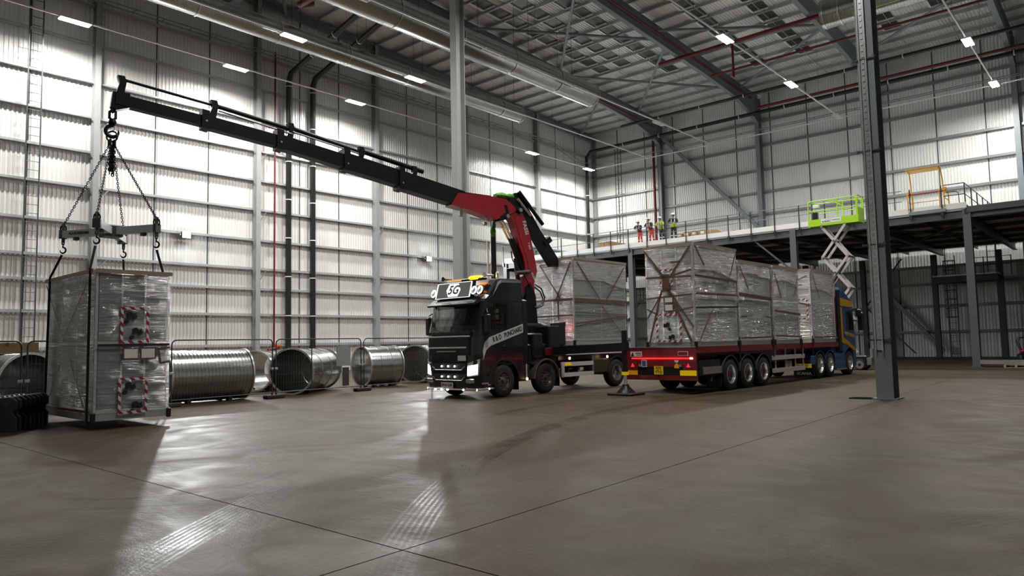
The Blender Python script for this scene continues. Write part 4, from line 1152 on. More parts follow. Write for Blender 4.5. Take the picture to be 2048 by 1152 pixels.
sp_ = empty('spreader_beam', (-18.2, 6.4, 4.5)); tag(sp_, 'grey alloy lifting spreader frame above the hanging unit', 'spreader beam')
o0 = Vector((-18.2, 6.4, 4.5))
obj('hub', MB().cbox(-0.22, 0.22, -0.2, 0.2, -0.14, 0.12, 0.02), M['steel_dark'], sp_)
for k, c in enumerate(corners):
    v = c - o0; v.z = 0
    a = obj('beam_arm', MB().bar(v.normalized()*0.15, v, 0.14, 0.17), M['spreader'], sp_)
    obj('end_cap', MB().bar(v - v.normalized()*0.03, v + v.normalized()*0.05, 0.16, 0.2), M['steel_dark'], a)
    obj('end_lug', MB().box(v.x - 0.03, v.x + 0.03, v.y - 0.03, v.y + 0.03, -0.2, 0.26), M['steel_dark'], a)
    obj('stop_block', MB().cbox(v.x*0.72 - 0.07, v.x*0.72 + 0.07, v.y*0.72 - 0.05, v.y*0.72 + 0.05, -0.16, -0.08, 0.01), M['steel_dark'], a)
    hook(sp_, v + Vector((0, 0, -0.38)), 0.14, M['chain'])
    link_chain(v + Vector((0, 0, -0.18)), v + Vector((0, 0, -0.26)), 0.013, 0.06, M['chain'], 'hook_link', sp_)
vv = (corners[1] - o0); vd = Vector((vv.x, vv.y, 0)).normalized(); ang = atan2(-vd.y, -vd.x)
text('beam_lettering', 'ALUEXBEAMS', 0.095, M['ink'], sp_, Vector((vv.x*0.62, vv.y*0.62, 0.0)) + Vector((sin(ang), -cos(ang), 0)) * 0.076, (pi/2, 0, ang), 0.002)
def sling(pts, label):
    pts = [Vector(p) for p in pts]
    mb = MB()
    for a, b in zip(pts, pts[1:]): mb.bar(a, b, 0.052, 0.012, up=(1, -0.25, 0))
    o = obj('webbing_sling', mb, M['strap']); tag(o, label, 'sling', 'black webbing slings round the hanging unit'); return o
hz = 4.0
sling([(-17.22, 5.74, hz), LW(-0.075, 0.13, 3.3), LW(-0.075, 0.13, 0.0), LW(-0.03, 0.13, -0.05)], 'black webbing sling down the near corner of the hanging unit')
sling([(-19.40, 5.74, hz), LW(-0.075, 2.95, 3.3), LW(-0.075, 3.1, 0.0), LW(-0.03, 3.1, -0.05)], 'black webbing sling down the film side edge furthest from the crane lorry')
sling([(-17.06, 6.98, hz), LW(1.45, 0.12, 3.29)], 'black webbing sling from the spreader end under the flood lamp glare')
sling([(-19.40, 7.12, hz), LW(1.45, 2.5, 3.29)], 'black webbing sling from the rear end of the spreader frame')

# ------------------------------------------------------------------ wheels
def wheel(parent, c, r, w, out, rim_mat, rim_r=0.29, dish=0.06, hub_mat=None, bolts=True):
    c = Vector(c); ax = Vector((0, -1, 0)) * (1 if out > 0 else -1)    # axis points outwards (near side is -y)
    prof = [(rim_r, -w/2), (r*0.86, -w/2), (r*0.97, -w/2 + 0.03), (r, -w/2 + 0.06)]
    for k in range(4):
        q = -w/2 + 0.06 + (w - 0.12) * (k + 0.5) / 4
        prof += [(r, q - 0.012), (r - 0.012, q - 0.008), (r - 0.012, q + 0.008), (r, q + 0.012)]
    prof += [(r, w/2 - 0.06), (r*0.97, w/2 - 0.03), (r*0.86, w/2), (rim_r + 0.02, w/2), (rim_r, w/2 - 0.02)]
    t = obj('tyre', MB().lathe(prof, c, ax, 36, False), M['rubber'], parent, smooth=True)
    rp = [(rim_r + 0.012, w/2 - 0.03), (rim_r + 0.012, w/2 + 0.006), (rim_r - 0.02, w/2 + 0.006), (rim_r - 0.035, w/2 - 0.05), (rim_r - 0.05, w/2 - dish - 0.02), (0.17, w/2 - dish - 0.03), (0.15, w/2 - dish + 0.01), (0.09, w/2 - dish + 0.02), (0.085, w/2 - dish + 0.09), (0.0, w/2 - dish + 0.1)]
    rm = obj('rim', MB().lathe(rp, c, ax, 30, False), rim_mat, t, smooth=True)
    if hub_mat:
        obj('hub', MB().lathe([(0.11, w/2 - dish), (0.10, w/2 - dish + 0.13), (0.0, w/2 - dish + 0.14)], c, ax, 16), hub_mat, t, smooth=True)
    mb = MB()
    for k in range(10):
        a = 2*pi*k/10; p = c + Vector((cos(a)*0.19, 0, sin(a)*0.19)) + ax * (w/2 - dish)
        mb.cyl(p - ax*0.03, p + ax*0.035, 0.016, 6)
    if bolts: obj('wheel_nuts', mb, M['chrome'], t)
    mb = MB()
    for k in range(10):
        a = 2*pi*(k + 0.5)/10; p = c + Vector((cos(a)*0.215, 0, sin(a)*0.215)) + ax * (w/2 - dish - 0.022)
        mb.cyl(p - ax*0.01, p + ax*0.006, 0.026, 8)
    obj('hand_holes', mb, M['black'], t)
    return t
def arch(parent, c, r0, r1, y0, y1, mat, a0=0.0, a1=pi, name='mudguard'):
    n = 14; poly = [(c[0] + r1*cos(a0 + (a1-a0)*k/n), c[1] + r1*sin(a0 + (a1-a0)*k/n)) for k in range(n+1)] + [(c[0] + r0*cos(a1 - (a1-a0)*k/n), c[1] + r0*sin(a1 - (a1-a0)*k/n)) for k in range(n+1)]
    return obj(name, MB().prism(poly, 'y', y0, y1), mat, parent)
def arc_pts(cx, cz, r, a0, a1, n):
    return [(cx + r*cos(a0 + (a1-a0)*k/n), cz + r*sin(a0 + (a1-a0)*k/n)) for k in range(n+1)]

# ------------------------------------------------------------------ dark crane lorry
TA0, TAA = Vector((-15.2, 16.7, 0)), 0.036
TAR = pi/2 - TAA
lo = empty('crane_lorry', TA0, TAR); tag(lo, 'dark navy rigid lorry with red loader crane and lit headlamps', 'lorry')
W = 2.45
AX = [0.13, 2.17, 6.2]
# cab shell: profile in (x, z), lofted across the width with rounded front corners
prof = [(-0.98, 0.42), (-1.06, 0.75), (-1.08, 1.35), (-1.05, 1.95), (-0.98, 2.25), (-0.80, 2.98), (-0.72, 3.08), (-0.55, 3.22), (-0.05, 3.70), (0.12, 3.76), (1.0, 3.78), (1.02, 1.05)] + arc_pts(0.13, 0.5, 0.66, radians(15), radians(168), 10) + [(-0.53, 0.42)]
def cab_ring(y, dx, dz):
    out = []
    for x, z in prof:
        f = max(0.0, min(1.0, (0.9 - x) / 1.6)) if z > 0.3 else 0
        xx = x + dx * max(0.0, min(1.0, (0.0 - x) / 0.6))
        zz = z - dz * max(0.0, min(1.0, (z - 3.0) / 0.6))
        out.append((xx, y, zz))
    return out
rings = [cab_ring(0.0, 0.24, 0.16), cab_ring(0.05, 0.13, 0.08), cab_ring(0.16, 0.05, 0.02), cab_ring(0.4, 0.0, 0), cab_ring(W/2, -0.02, -0.01), cab_ring(W - 0.4, 0, 0), cab_ring(W - 0.16, 0.05, 0.02), cab_ring(W - 0.05, 0.13, 0.08), cab_ring(W, 0.24, 0.16)]
# shell with real openings for the windscreen and the side windows
def clip(poly, f):
    out = []
    for i, p in enumerate(poly):
        q = poly[(i + 1) % len(poly)]; a, b = f(p), f(q)
        if a >= 0: out.append(p)
        if (a >= 0) != (b >= 0):
            t = a / (a - b); out.append((p[0] + (q[0]-p[0])*t, p[1] + (q[1]-p[1])*t))
    return out
mb = MB(); n = len(prof)
for i in range(len(rings) - 1):
    for j in range(n):
        k = (j + 1) % n
        if j == 4 and 2 <= i <= 5: continue          # windscreen opening
        mb.add([rings[i][j], rings[i][k], rings[i+1][k], rings[i+1][j]], [(0, 1, 2, 3)])
WZ0, WZ1 = 2.12, 2.93
for ring, flip in ((rings[0], False), (rings[-1], True)):
    y = ring[0][1]; pl2 = [(p[0], p[2]) for p in ring]
    fx = lambda z: -0.60 + (z - WZ0) * 0.14
    parts = [clip(pl2, lambda p: WZ0 - p[1]), clip(pl2, lambda p: p[1] - WZ1)]
    mid = clip(clip(pl2, lambda p: p[1] - WZ0), lambda p: WZ1 - p[1])
    parts += [clip(mid, lambda p: p[0] - 0.26), clip(mid, lambda p: fx(p[1]) - p[0])]
    for c in parts:
        if len(c) > 2:
            idx = tuple(range(len(c)))
            mb.add([(u, y, v) for u, v in c], [idx if flip else idx[::-1]])
obj('cab_shell', mb, M['navy'], lo)
obj('dashboard', MB().cbox(-0.95, -0.55, 0.12, W - 0.12, 1.75, 2.1, 0.06), M['black'], lo)
obj('rear_bulkhead', MB().box(0.30, 0.36, 0.04, W - 0.04, 1.2, 3.2), M['black'], lo)
for y in (0.55, W - 0.55):
    obj('seat', MB().cbox(-0.12, 0.05, y - 0.26, y + 0.26, 1.6, 2.42, 0.05).cbox(-0.10, 0.03, y - 0.15, y + 0.15, 2.42, 2.66, 0.04), M['cloth_dark'], lo)
obj('steering_wheel', MB().tube([(-0.52 + 0.10*sin(a), W - 0.55 + 0.23*cos(a), 2.08 + 0.2*sin(a)) for a in [2*pi*k/16 for k in range(17)]], 0.018, 6), M['black'], lo, smooth=True)
# windscreen follows the raked front
def front_x(z):
    for (xa, za), (xb, zb) in zip(prof, prof[1:]):
        if za <= z <= zb: return xa + (xb - xa) * (z - za) / (zb - za)
    return -0.98
vs = []; fs = []
yy = [0.12, 0.25, 0.6, W/2, W - 0.6, W - 0.25, W - 0.12]; dxs = [0.085, 0.03, -0.005, -0.015, -0.005, 0.03, 0.085]
for z in (2.08, 2.5, 2.96):
    for y, d in zip(yy, dxs): vs.append((front_x(z) + d - 0.018, y, z))
for j in range(2):
    for i in range(6): fs.append((j*7+i, j*7+i+7, j*7+i+8, j*7+i+1))
ws = obj('windscreen', MB().add(vs, fs), M['windscreen'], lo)
obj('wiper', MB().bar((-1.06, 0.5, 2.02), (-1.02, 1.2, 2.2), 0.02, 0.02), M['black'], ws)
obj('wiper', MB().bar((-1.06, 1.35, 2.02), (-1.02, 2.05, 2.18), 0.02, 0.02), M['black'], ws)
obj('scuttle', MB().box(-1.10, -1.03, 0.25, W - 0.25, 1.98, 2.06), M['black'], lo)
# side glazing and door
obj('side_window', MB().prism([(-0.62, 2.11), (-0.50, 2.94), (0.27, 2.94), (0.27, 2.11)], 'y', 0.004, 0.01), M['windscreen'], lo)
obj('side_window', MB().prism([(-0.62, 2.11), (-0.50, 2.94), (0.27, 2.94), (0.27, 2.11)], 'y', W - 0.01, W - 0.004), M['windscreen'], lo)
obj('window_bar', MB().box(-0.26, -0.22, -0.012, 0.02, 2.1, 2.94), M['black'], lo)
obj('quarter_panel', MB().prism([(0.30, 2.12), (0.30, 2.92), (0.62, 2.92), (0.80, 2.5), (0.80, 2.2)], 'y', -0.008, 0.01), M['black'], lo)
obj('door_seam', MB().box(0.255, 0.27, -0.008, 0.0, 1.15, 3.0).box(-0.70, -0.685, -0.008, 0.0, 1.2, 2.15).box(-0.68, 0.26, -0.008, 0.0, 1.14, 1.155), M['black'], lo)
obj('door_handle', MB().cbox(0.02, 0.20, -0.03, 0.0, 1.56, 1.61, 0.008), M['black'], lo)
obj('roof_seam', MB().box(-0.45, 1.0, -0.008, 0.0, 3.0, 3.03), M['black'], lo)
obj('door_seam', MB().prism([(-0.95, 1.28), (-0.2, 1.42), (0.55, 1.42), (1.0, 1.36), (1.0, 1.33), (0.55, 1.39), (-0.2, 1.39), (-0.95, 1.25)], 'y', -0.009, 0.0), M['black'], lo)
# grey stripe with lettering
obj('stripe', MB().prism([(1.02, 2.30), (1.02, 2.02), (0.0, 1.74), (-0.45, 1.62), (-0.66, 1.48), (-0.78, 1.22), (-0.80, 1.45), (-0.72, 1.72), (-0.5, 1.88), (0.0, 2.02)], 'y', -0.014, 0.0), M['silver_stripe'], lo)
ta = atan2(0.28, 1.02)
text('cab_lettering', 'PUNCHARD', 0.215, M['ink'], lo, (0.56, -0.016, 2.035), Matrix.Rotation(-ta*0 , 4, 'Y') @ Matrix.Rotation(-ta, 4, 'Y') @ Matrix.Rotation(pi/2, 4, 'X'), 0.003, sx=0.74)
text('cab_lettering', 'R & O', 0.215, M['ink'], lo, (-0.18, -0.016, 1.84), Matrix.Rotation(-ta, 4, 'Y') @ Matrix.Rotation(pi/2, 4, 'X'), 0.003, sx=0.70)
# front panel details
FX = -1.09
obj('grille_upper', MB().box(FX - 0.02, FX + 0.05, 0.3, W - 0.3, 1.32, 1.94), M['black_matt'], lo)
obj('chrome_bar', MB().box(FX - 0.045, FX, 0.25, W - 0.28, 1.90, 1.945), M['chrome'], lo)
obj('chrome_bar', MB().box(FX - 0.045, FX, 0.38, W - 0.30, 1.555, 1.60), M['chrome'], lo)
for k in range(7):
    obj('grille_slat', MB().box(FX - 0.03, FX - 0.02, 0.34, W - 0.34, 1.36 + 0.028*k, 1.372 + 0.028*k) if k < 2 else MB().box(FX - 0.03, FX - 0.02, 0.34, W - 0.34, 1.60 + 0.045*(k - 2), 1.615 + 0.045*(k - 2)), M['black'], lo)
obj('badge_bar', MB().box(FX - 0.05, FX - 0.02, 0.85, 1.75, 1.44, 1.475), M['alloy'], lo)
obj('permit_plate', MB().box(FX - 0.035, FX - 0.02, 0.42, 0.78, 1.17, 1.33), M['plate_w'], lo)
for z in (0.98, 0.66):
    obj('grille_lower', MB().box(FX - 0.01, FX + 0.05, 0.45, W - 0.45, z - 0.11, z + 0.11), M['black_matt'], lo)
    obj('grille_slat', MB().tube([(FX - 0.03, 0.48, z + 0.02), (FX - 0.03, 0.62, z - 0.09), (FX - 0.03, W - 0.62, z - 0.09), (FX - 0.03, W - 0.48, z + 0.02)], 0.014, 6), M['alloy'], lo)
    for y in (0.92, 1.22, 1.52):
        obj('marker_lamp', MB().lathe([(0, -0.02), (0.028, -0.012), (0.028, 0.012), (0, 0.02)], (FX - 0.045, y, z + 0.02), (1, 0, 0), 10), M['marker_w'], lo)
obj('bumper', MB().loft([[(-0.78, 0.0, 0.33), (-0.45, -0.02, 0.33), (-0.45, -0.02, 0.66), (-0.82, 0.0, 0.66)], [(-1.0, 0.16, 0.33), (-0.6, 0.16, 0.33), (-0.6, 0.16, 0.66), (-1.03, 0.16, 0.66)], [(-1.08, 0.5, 0.33), (-0.6, 0.5, 0.33), (-0.6, 0.5, 0.62), (-1.1, 0.5, 0.62)], [(-1.08, W - 0.5, 0.33), (-0.6, W - 0.5, 0.33), (-0.6, W - 0.5, 0.62), (-1.1, W - 0.5, 0.62)], [(-1.0, W - 0.16, 0.33), (-0.6, W - 0.16, 0.33), (-0.6, W - 0.16, 0.66), (-1.03, W - 0.16, 0.66)], [(-0.78, W, 0.33), (-0.45, W + 0.02, 0.33), (-0.45, W + 0.02, 0.66), (-0.82, W, 0.66)]]), M['navy'], lo)
bar_pts = [(-0.42, -0.06, 0.31), (-0.80, -0.05, 0.30), (-1.05, 0.16, 0.29), (-1.14, 0.5, 0.29), (-1.14, W - 0.5, 0.29), (-1.05, W - 0.16, 0.29), (-0.80, W + 0.05, 0.30)]
obj('light_bar', MB().tube(bar_pts, 0.028, 8), M['chrome'], lo, smooth=True)
for p, m_ in (((-1.16, 0.5, 0.29), 'marker_w'), ((-0.98, 0.1, 0.29), 'marker_w'), ((-1.17, 1.22, 0.28), 'marker_w'), ((-1.17, 1.5, 0.28), 'marker_w'), ((-1.17, 1.8, 0.28), 'marker_w'), ((-1.0, W - 0.1, 0.29), 'marker_w'), ((-0.62, -0.07, 0.31), 'marker_o')):
    obj('marker_lamp', MB().lathe([(0, -0.025), (0.03, -0.015), (0.03, 0.015), (0, 0.025)], p, (1, 0.3, 0), 10), M[m_], lo)
for s in (0, 1):
    Y = (lambda y: y if s == 0 else W - y)
    def yq(a): return Y(a)
    hl = [(-0.93, Y(0.05), 0.72), (-1.07, Y(0.40), 0.68), (-1.09, Y(0.34), 1.10), (-0.90, Y(0.02), 1.22)]
    o = obj('headlamp', MB().add([Vector(p) + Vector((-0.035, 0, 0)) for p in hl] + [Vector(p) + Vector((0.03, 0, 0)) for p in hl], [(0,1,2,3) if s else (3,2,1,0), (4,5,6,7) if not s else (7,6,5,4), (0,4,5,1),(1,5,6,2),(2,6,7,3),(3,7,4,0)]), M['chrome'], lo)
    gl = [(-0.985, Y(0.07), 0.76), (-1.115, Y(0.37), 0.72), (-1.13, Y(0.33), 1.0), (-0.97, Y(0.06), 1.06)]
    obj('headlamp_lens', MB().add(gl + [Vector(p) + Vector((0.05, 0, 0)) for p in gl], [(0,1,2,3), (7,6,5,4), (0,4,5,1),(1,5,6,2),(2,6,7,3),(3,7,4,0)]), M['head_on'], o)
    obj('fog_lamp', MB().cbox(-1.10, -1.02, min(Y(0.14), Y(0.48)), max(Y(0.14), Y(0.48)), 0.49, 0.62, 0.02), M['alloy'], lo)
    ld = bpy.data.lights.new('headlamp_beam', 'SPOT'); ld.energy = 60; ld.spot_size = radians(95); ld.spot_blend = 0.8; ld.shadow_soft_size = 0.08; ld.color = (0.93, 0.97, 1)
    lob = bpy.data.objects.new('headlamp_beam', ld); COL.objects.link(lob); lob.parent = o; lob.location = (-1.2, Y(0.22), 0.9)
    lob.rotation_euler = (0, radians(82), 0)
np_ = obj('number_plate', MB().box(FX - 0.075, FX - 0.06, 0.98, 1.52, 0.335, 0.50), M['plate_w'], lo)
text('plate_characters', 'SY16 CUR', 0.115, M['ink'], np_, (FX - 0.078, 1.25, 0.418), Matrix.Rotation(-pi/2, 4, 'Z') @ Matrix.Rotation(pi/2, 4, 'X'), 0.002, sx=0.95)
# visor, light box, round lamps, beacons
obj('sun_visor', MB().loft([[(-0.80, y, 2.94), (-1.02, y, 2.88), (-1.04, y, 2.93), (-0.74, y, 3.12)] for y in (0.14, W - 0.14)]), M['navy'], lo)
lb = obj('light_box', MB().prism([(-0.80, 3.14), (-0.66, 3.66), (-0.50, 3.66), (-0.60, 3.14)], 'y', 0.55, W - 0.28), M['black'], lo)
def lbp(t, y): # point on the box face, t 0..1 up
    return (-0.806 + 0.14 * t, y, 3.14 + 0.52 * t)
ya, yb = 0.56, W - 0.29
obj('box_panel', MB().add([lbp(.07, ya + .03), lbp(.93, ya + .03), lbp(.93, yb - .03), lbp(.07, yb - .03)], [(0, 3, 2, 1)]), M['lightbox_grey'], lb)
for a, b in ((lbp(.03, ya), lbp(.03, yb)), (lbp(.97, ya), lbp(.97, yb)), (lbp(.03, ya), lbp(.97, ya)), (lbp(.03, yb), lbp(.97, yb))):
    obj('box_border', MB().bar(a, b, 0.045, 0.02), M['lightbox'], lb)
cy = (ya + yb) / 2
hexp = [(0.34, 0.5), (0.24, 0.92), (-0.20, 0.92), (-0.34, 0.5), (-0.24, 0.10), (0.20, 0.10)]
pts = [Vector(lbp(t_, cy + y_)) + Vector((-0.006, 0, 0)) for y_, t_ in hexp]
obj('box_emblem', MB().add([p for p in pts] + [p + Vector((0.004, 0, 0)) for p in pts], [tuple(range(6)), tuple(range(11, 5, -1))] + [(i, (i+1) % 6, 6 + (i+1) % 6, 6 + i) for i in range(6)]), M['lightbox'], lb)
tilt = atan2(0.14, 0.52)
text('emblem_characters', '5G', 0.40, M['ink'], lb, Vector(lbp(0.5, cy)) + Vector((-0.014, 0, 0)), Matrix.Rotation(-pi/2, 4, 'Z') @ Matrix.Rotation(pi/2 - tilt, 4, 'X'), 0.002, shear=0.25)
for y in (0.38, 0.16, W - 0.16):
    o = obj('round_lamp', MB().lathe([(0.0, 0.06), (0.10, 0.05), (0.135, 0.02), (0.135, -0.03), (0.0, -0.05)], (-0.74 if y > 0.3 else -0.70, y, 3.34), (-1, 0, 0.25), 20), M['black'], lo, smooth=True)
    obj('lamp_ring', MB().lathe([(0.095, 0.055), (0.135, 0.028), (0.14, 0.03), (0.10, 0.066)], (-0.74 if y > 0.3 else -0.70, y, 3.34), (-1, 0, 0.25), 20, False), M['angel'], o)
    obj('lamp_reflector', MB().lathe([(0.0, 0.062), (0.09, 0.056), (0.09, 0.05), (0, 0.05)], (-0.74 if y > 0.3 else -0.70, y, 3.34), (-1, 0, 0.25), 16), M['chrome'], o)
lbar = obj('roof_light_bar', MB().cbox(-0.42, -0.18, 0.35, W - 0.35, 3.70, 3.78, 0.03), M['black'], lo)
obj('amber_lens', MB().cbox(-0.44, -0.16, 1.3, W - 0.38, 3.71, 3.79, 0.03), M['beacon_dim'], lbar)
bc = obj('beacon', MB().cbox(-0.46, -0.12, 0.50, 0.98, 3.72, 3.84, 0.04), M['beacon'], lbar)
ld = bpy.data.lights.new('beacon_glow', 'POINT'); ld.energy = 12; ld.color = (1, 0.4, 0.03); ld.shadow_soft_size = 0.1
bo = bpy.data.objects.new('beacon_glow', ld); COL.objects.link(bo); bo.parent = bc; bo.location = (-0.3, 0.7, 4.0)
for s_y in (0.28, W - 0.2):
    obj('air_horn', MB().lathe([(0.0, -0.2), (0.03, -0.2), (0.03, 0.1), (0.08, 0.2), (0, 0.2)], (-0.2, s_y, 3.84), (-1, 0, 0), 12), M['chrome'] if s_y < 1 else M['black'], lo, smooth=True)
obj('roof_horn', MB().lathe([(0.0, 0), (0.05, 0), (0.05, 0.16), (0.03, 0.2), (0, 0.2)], (0.25, 0.35, 3.78), (0, 0, 1), 10), M['chrome'], lo, smooth=True)
# mirrors
for s in (-1, 1):
    y = -0.16 if s < 0 else W + 0.16
    mi = obj('mirror', MB().cbox(-0.80, -0.66, y - 0.10, y + 0.10, 1.98, 2.58, 0.03), M['black'], lo)
    obj('mirror_arm', MB().bar((-0.6, 0.0 if s < 0 else W, 2.75), (-0.72, y, 2.62), 0.03, 0.03).bar((-0.62, 0.0 if s < 0 else W, 1.95), (-0.72, y, 1.98), 0.03, 0.03), M['black'], mi)
# steps, wheel arch lip
obj('step', MB().cbox(-0.62, -0.48, -0.02, 0.2, 0.40, 0.44, 0.01).box(-0.86, -0.58, -0.015, 0.0, 0.45, 0.5), M['alloy'], lo)
arch(lo, (AX[0], 0.5), 0.66, 0.71, -0.02, 0.3, M['black_matt'], 0.1, pi - 0.1, 'wheel_arch')
# chassis and body
obj('chassis_rail', MB().box(0.6, 6.85, 0.75, 0.85, 0.75, 1.05), M['black'], lo)
obj('chassis_rail', MB().box(0.6, 6.85, W - 0.85, W - 0.75, 0.75, 1.05), M['black'], lo)
obj('air_intake', MB().cbox(1.05, 1.35, 0.05, 0.5, 0.9, 3.1, 0.05), M['black'], lo)
obj('marker_post', MB().box(1.13, 1.16, -0.03, 0.0, 0.55, 1.0), M['plate_w'], lo)
obj('marker_lamp', MB().lathe([(0, -0.03), (0.04, -0.015), (0.04, 0.015), (0, 0.03)], (1.14, -0.04, 0.52), (0, 1, 0), 10), M['marker_o'], lo)
obj('fuel_tank', MB().cbox(0.85, 1.42, 0.05, 0.6, 0.45, 1.0, 0.06), M['black_matt'], lo)
obj('bed', MB().box(2.95, 6.92, 0.0, W, 1.36, 1.56), M['black'], lo)
obj('bed_edge', MB().box(2.95, 6.92, -0.03, 0.0, 1.30, 1.57), M['black_matt'], lo)
obj('bed_strip', MB().box(3.15, 6.45, -0.04, -0.03, 1.235, 1.285), M['reflective'], lo)
obj('bed_cross', MB().box(3.0, 6.9, 0.2, W - 0.2, 1.05, 1.36), M['black'], lo)
for x in (3.35, 5.55):
    obj('marker_lamp', MB().lathe([(0, -0.03), (0.045, -0.015), (0.045, 0.015), (0, 0.03)], (x, -0.03, 1.12), (0, 1, 0), 10), M['marker_o'], lo)
for z in (0.92, 0.56):
    obj('side_guard', MB().box(2.95, 4.72, -0.02, 0.02, z - 0.07, z + 0.07), M['reflective'], lo)
obj('side_guard_post', MB().box(2.92, 3.08, -0.015, 0.03, 0.48, 1.0), M['reflective'], lo)
obj('side_guard_post', MB().box(4.66, 4.74, -0.015, 0.03, 0.48, 1.2), M['alloy'], lo)
obj('maker_tag', MB().box(3.1, 3.45, -0.028, -0.02, 0.87, 0.97), M['reflector_y'], lo)
obj('tool_box', MB().cbox(4.76, 5.72, 0.0, 0.5, 0.55, 1.06, 0.03), pmat('brushed_tool_box', (0.09, 0.08, 0.06), 0.35, 0.5), lo)
for x in AX:
    for s in (1, -1):
        y = 0.17 if s > 0 else W - 0.17
        wheel(lo, (x, y, 0.51), 0.51, 0.31, s, M['alloy'] if x > 5 else M['chrome_dim'], 0.295, 0.05 if x < 5 else 0.16)
    obj('axle', MB().cyl((x, 0.2, 0.51), (x, W - 0.2, 0.51), 0.09, 8), M['black'], lo)
arch(lo, (AX[1], 0.51), 0.60, 0.64, -0.02, 0.32, M['alloy'])
arch(lo, (AX[2], 0.51), 0.60, 0.64, -0.01, 0.5, M['black_matt'], 0.2, pi)
obj('mud_flap', MB().box(AX[0] + 0.62, AX[0] + 0.65, 0.0, 0.6, 0.2, 0.9), M['black'], lo)
obj('mud_flap', MB().box(AX[1] + 0.62, AX[1] + 0.65, 0.0, 0.6, 0.2, 0.9), M['black'], lo)
# crane base, controls, outrigger
obj('crane_frame', MB().cbox(1.45, 2.85, 0.1, W - 0.1, 0.95, 1.65, 0.05), M['black'], lo)
obj('crane_pedestal', MB().cbox(1.85, 2.75, 0.55, 1.5, 1.65, 2.35, 0.08), M['black'], lo)
obj('oil_tank', MB().cbox(1.5, 2.0, -0.02, 0.5, 1.2, 2.0, 0.05).cbox(2.3, 2.9, -0.02, 0.6, 1.2, 2.25, 0.04), M['black'], lo)
obj('control_stand', MB().cbox(2.95, 3.35, 0.1, 0.5, 1.56, 2.3, 0.04).bar((2.55, 0.1, 2.25), (3.3, 0.1, 2.3), 0.06, 0.14), M['black'], lo)
obj('name_panel', MB().cbox(2.05, 2.5, -0.06, -0.02, 1.25, 1.5, 0.01), pmat('dark_red_panel', (0.12, 0.01, 0.01), 0.4), lo)
obj('stop_lamp', MB().cbox(3.36, 3.44, 0.2, 0.5, 2.2, 2.26, 0.01), M['red_led'], lo)
ld = bpy.data.lights.new('red_work_glow', 'POINT'); ld.energy = 2.5; ld.color = (1, 0.03, 0.06); ld.shadow_soft_size = 0.05
bo = bpy.data.objects.new('red_work_glow', ld); COL.objects.link(bo); bo.parent = lo; bo.location = (3.5, 0.25, 2.2)
og = obj('outrigger_beam', MB().bar((2.5, 0.6, 1.36), (2.66, -2.9, 1.50), 0.24, 0.26), M['black'], lo)
obj('outrigger_leg', MB().cyl((2.66, -2.8, 0.72), (2.66, -2.8, 2.0), 0.085, 12), M['black'], og, smooth=True)
obj('outrigger_ram', MB().cyl((2.66, -2.8, 0.25), (2.66, -2.8, 0.74), 0.055, 12), M['chrome'], og, smooth=True)
obj('yellow_collar', MB().cyl((2.66, -2.8, 0.62), (2.66, -2.8, 0.72), 0.11, 14), M['reflector_y'], og)
obj('outrigger_foot', MB().lathe([(0.0, 0.33), (0.10, 0.33), (0.13, 0.25), (0.26, 0.12), (0.30, 0.07), (0.0, 0.07)], (2.66, -2.8, 0), (0, 0, 1), 16), M['black'], og, smooth=True)
obj('spreader_pad', MB().cbox(2.26, 3.06, -3.25, -2.35, 0.0, 0.07, 0.02), M['black_matt'], og)

# the loader crane: local x points along the boom towards the load, y is thickness
cb = empty('loader_crane'); cb.parent = lo
B0 = Vector((-16.117, 19.034, 0)); bd = Vector((-0.19625, -0.98055, 0))
cb.matrix_local = (Matrix.Translation(TA0) @ Matrix.Rotation(TAR, 4, 'Z')).inverted() @ Matrix.Translation(B0) @ Matrix.Rotation(atan2(bd.y, bd.x), 4, 'Z')
def slab(name, poly, t, mat, par=cb, off=0.0):
    return obj(name, MB().prism(poly, 'y', off - t/2, off + t/2), mat, par)
slab('crane_column', [(-0.34, 2.3), (-0.28, 3.3), (-0.05, 3.75), (0.16, 3.6), (0.16, 2.3)], 0.42, M['crane_black'])
slab('main_boom', [(0.75, 6.03), (0.60, 5.85), (0.50, 5.6), (0.44, 5.3), (0.36, 5.0), (0.22, 4.7), (0.15, 4.45), (0.13, 4.2), (0.22, 3.96), (0.18, 3.6), (0.14, 3.1), (-0.30, 3.1), (-0.24, 3.7), (-0.4, 4.17), (-0.33, 4.5), (-0.26, 4.85), (-0.17, 5.2), (-0.06, 5.6), (0.08, 5.95), (0.24, 6.2), (0.47, 6.28), (0.66, 6.2)], 0.34, M['crane_red'])
slab('main_boom_web', [(0.55, 5.95), (0.34, 5.3), (0.06, 4.6), (-0.02, 4.2), (-0.22, 4.22), (-0.12, 5.0), (0.1, 5.7), (0.36, 6.1)], 0.37, M['crane_red'])
slab('outer_boom', [(3.14, 6.16), (2.86, 6.58), (2.08, 6.60), (1.37, 6.60), (0.93, 6.56), (0.63, 6.38), (0.48, 6.24), (0.79, 6.06), (1.09, 5.95), (1.35, 5.83), (2.26, 6.03)], 0.46, M['crane_red'])
slab('boom_sleeve', [(1.55, 6.63), (2.9, 6.63), (2.9, 6.56), (1.55, 6.56)], 0.40, M['crane_black'])
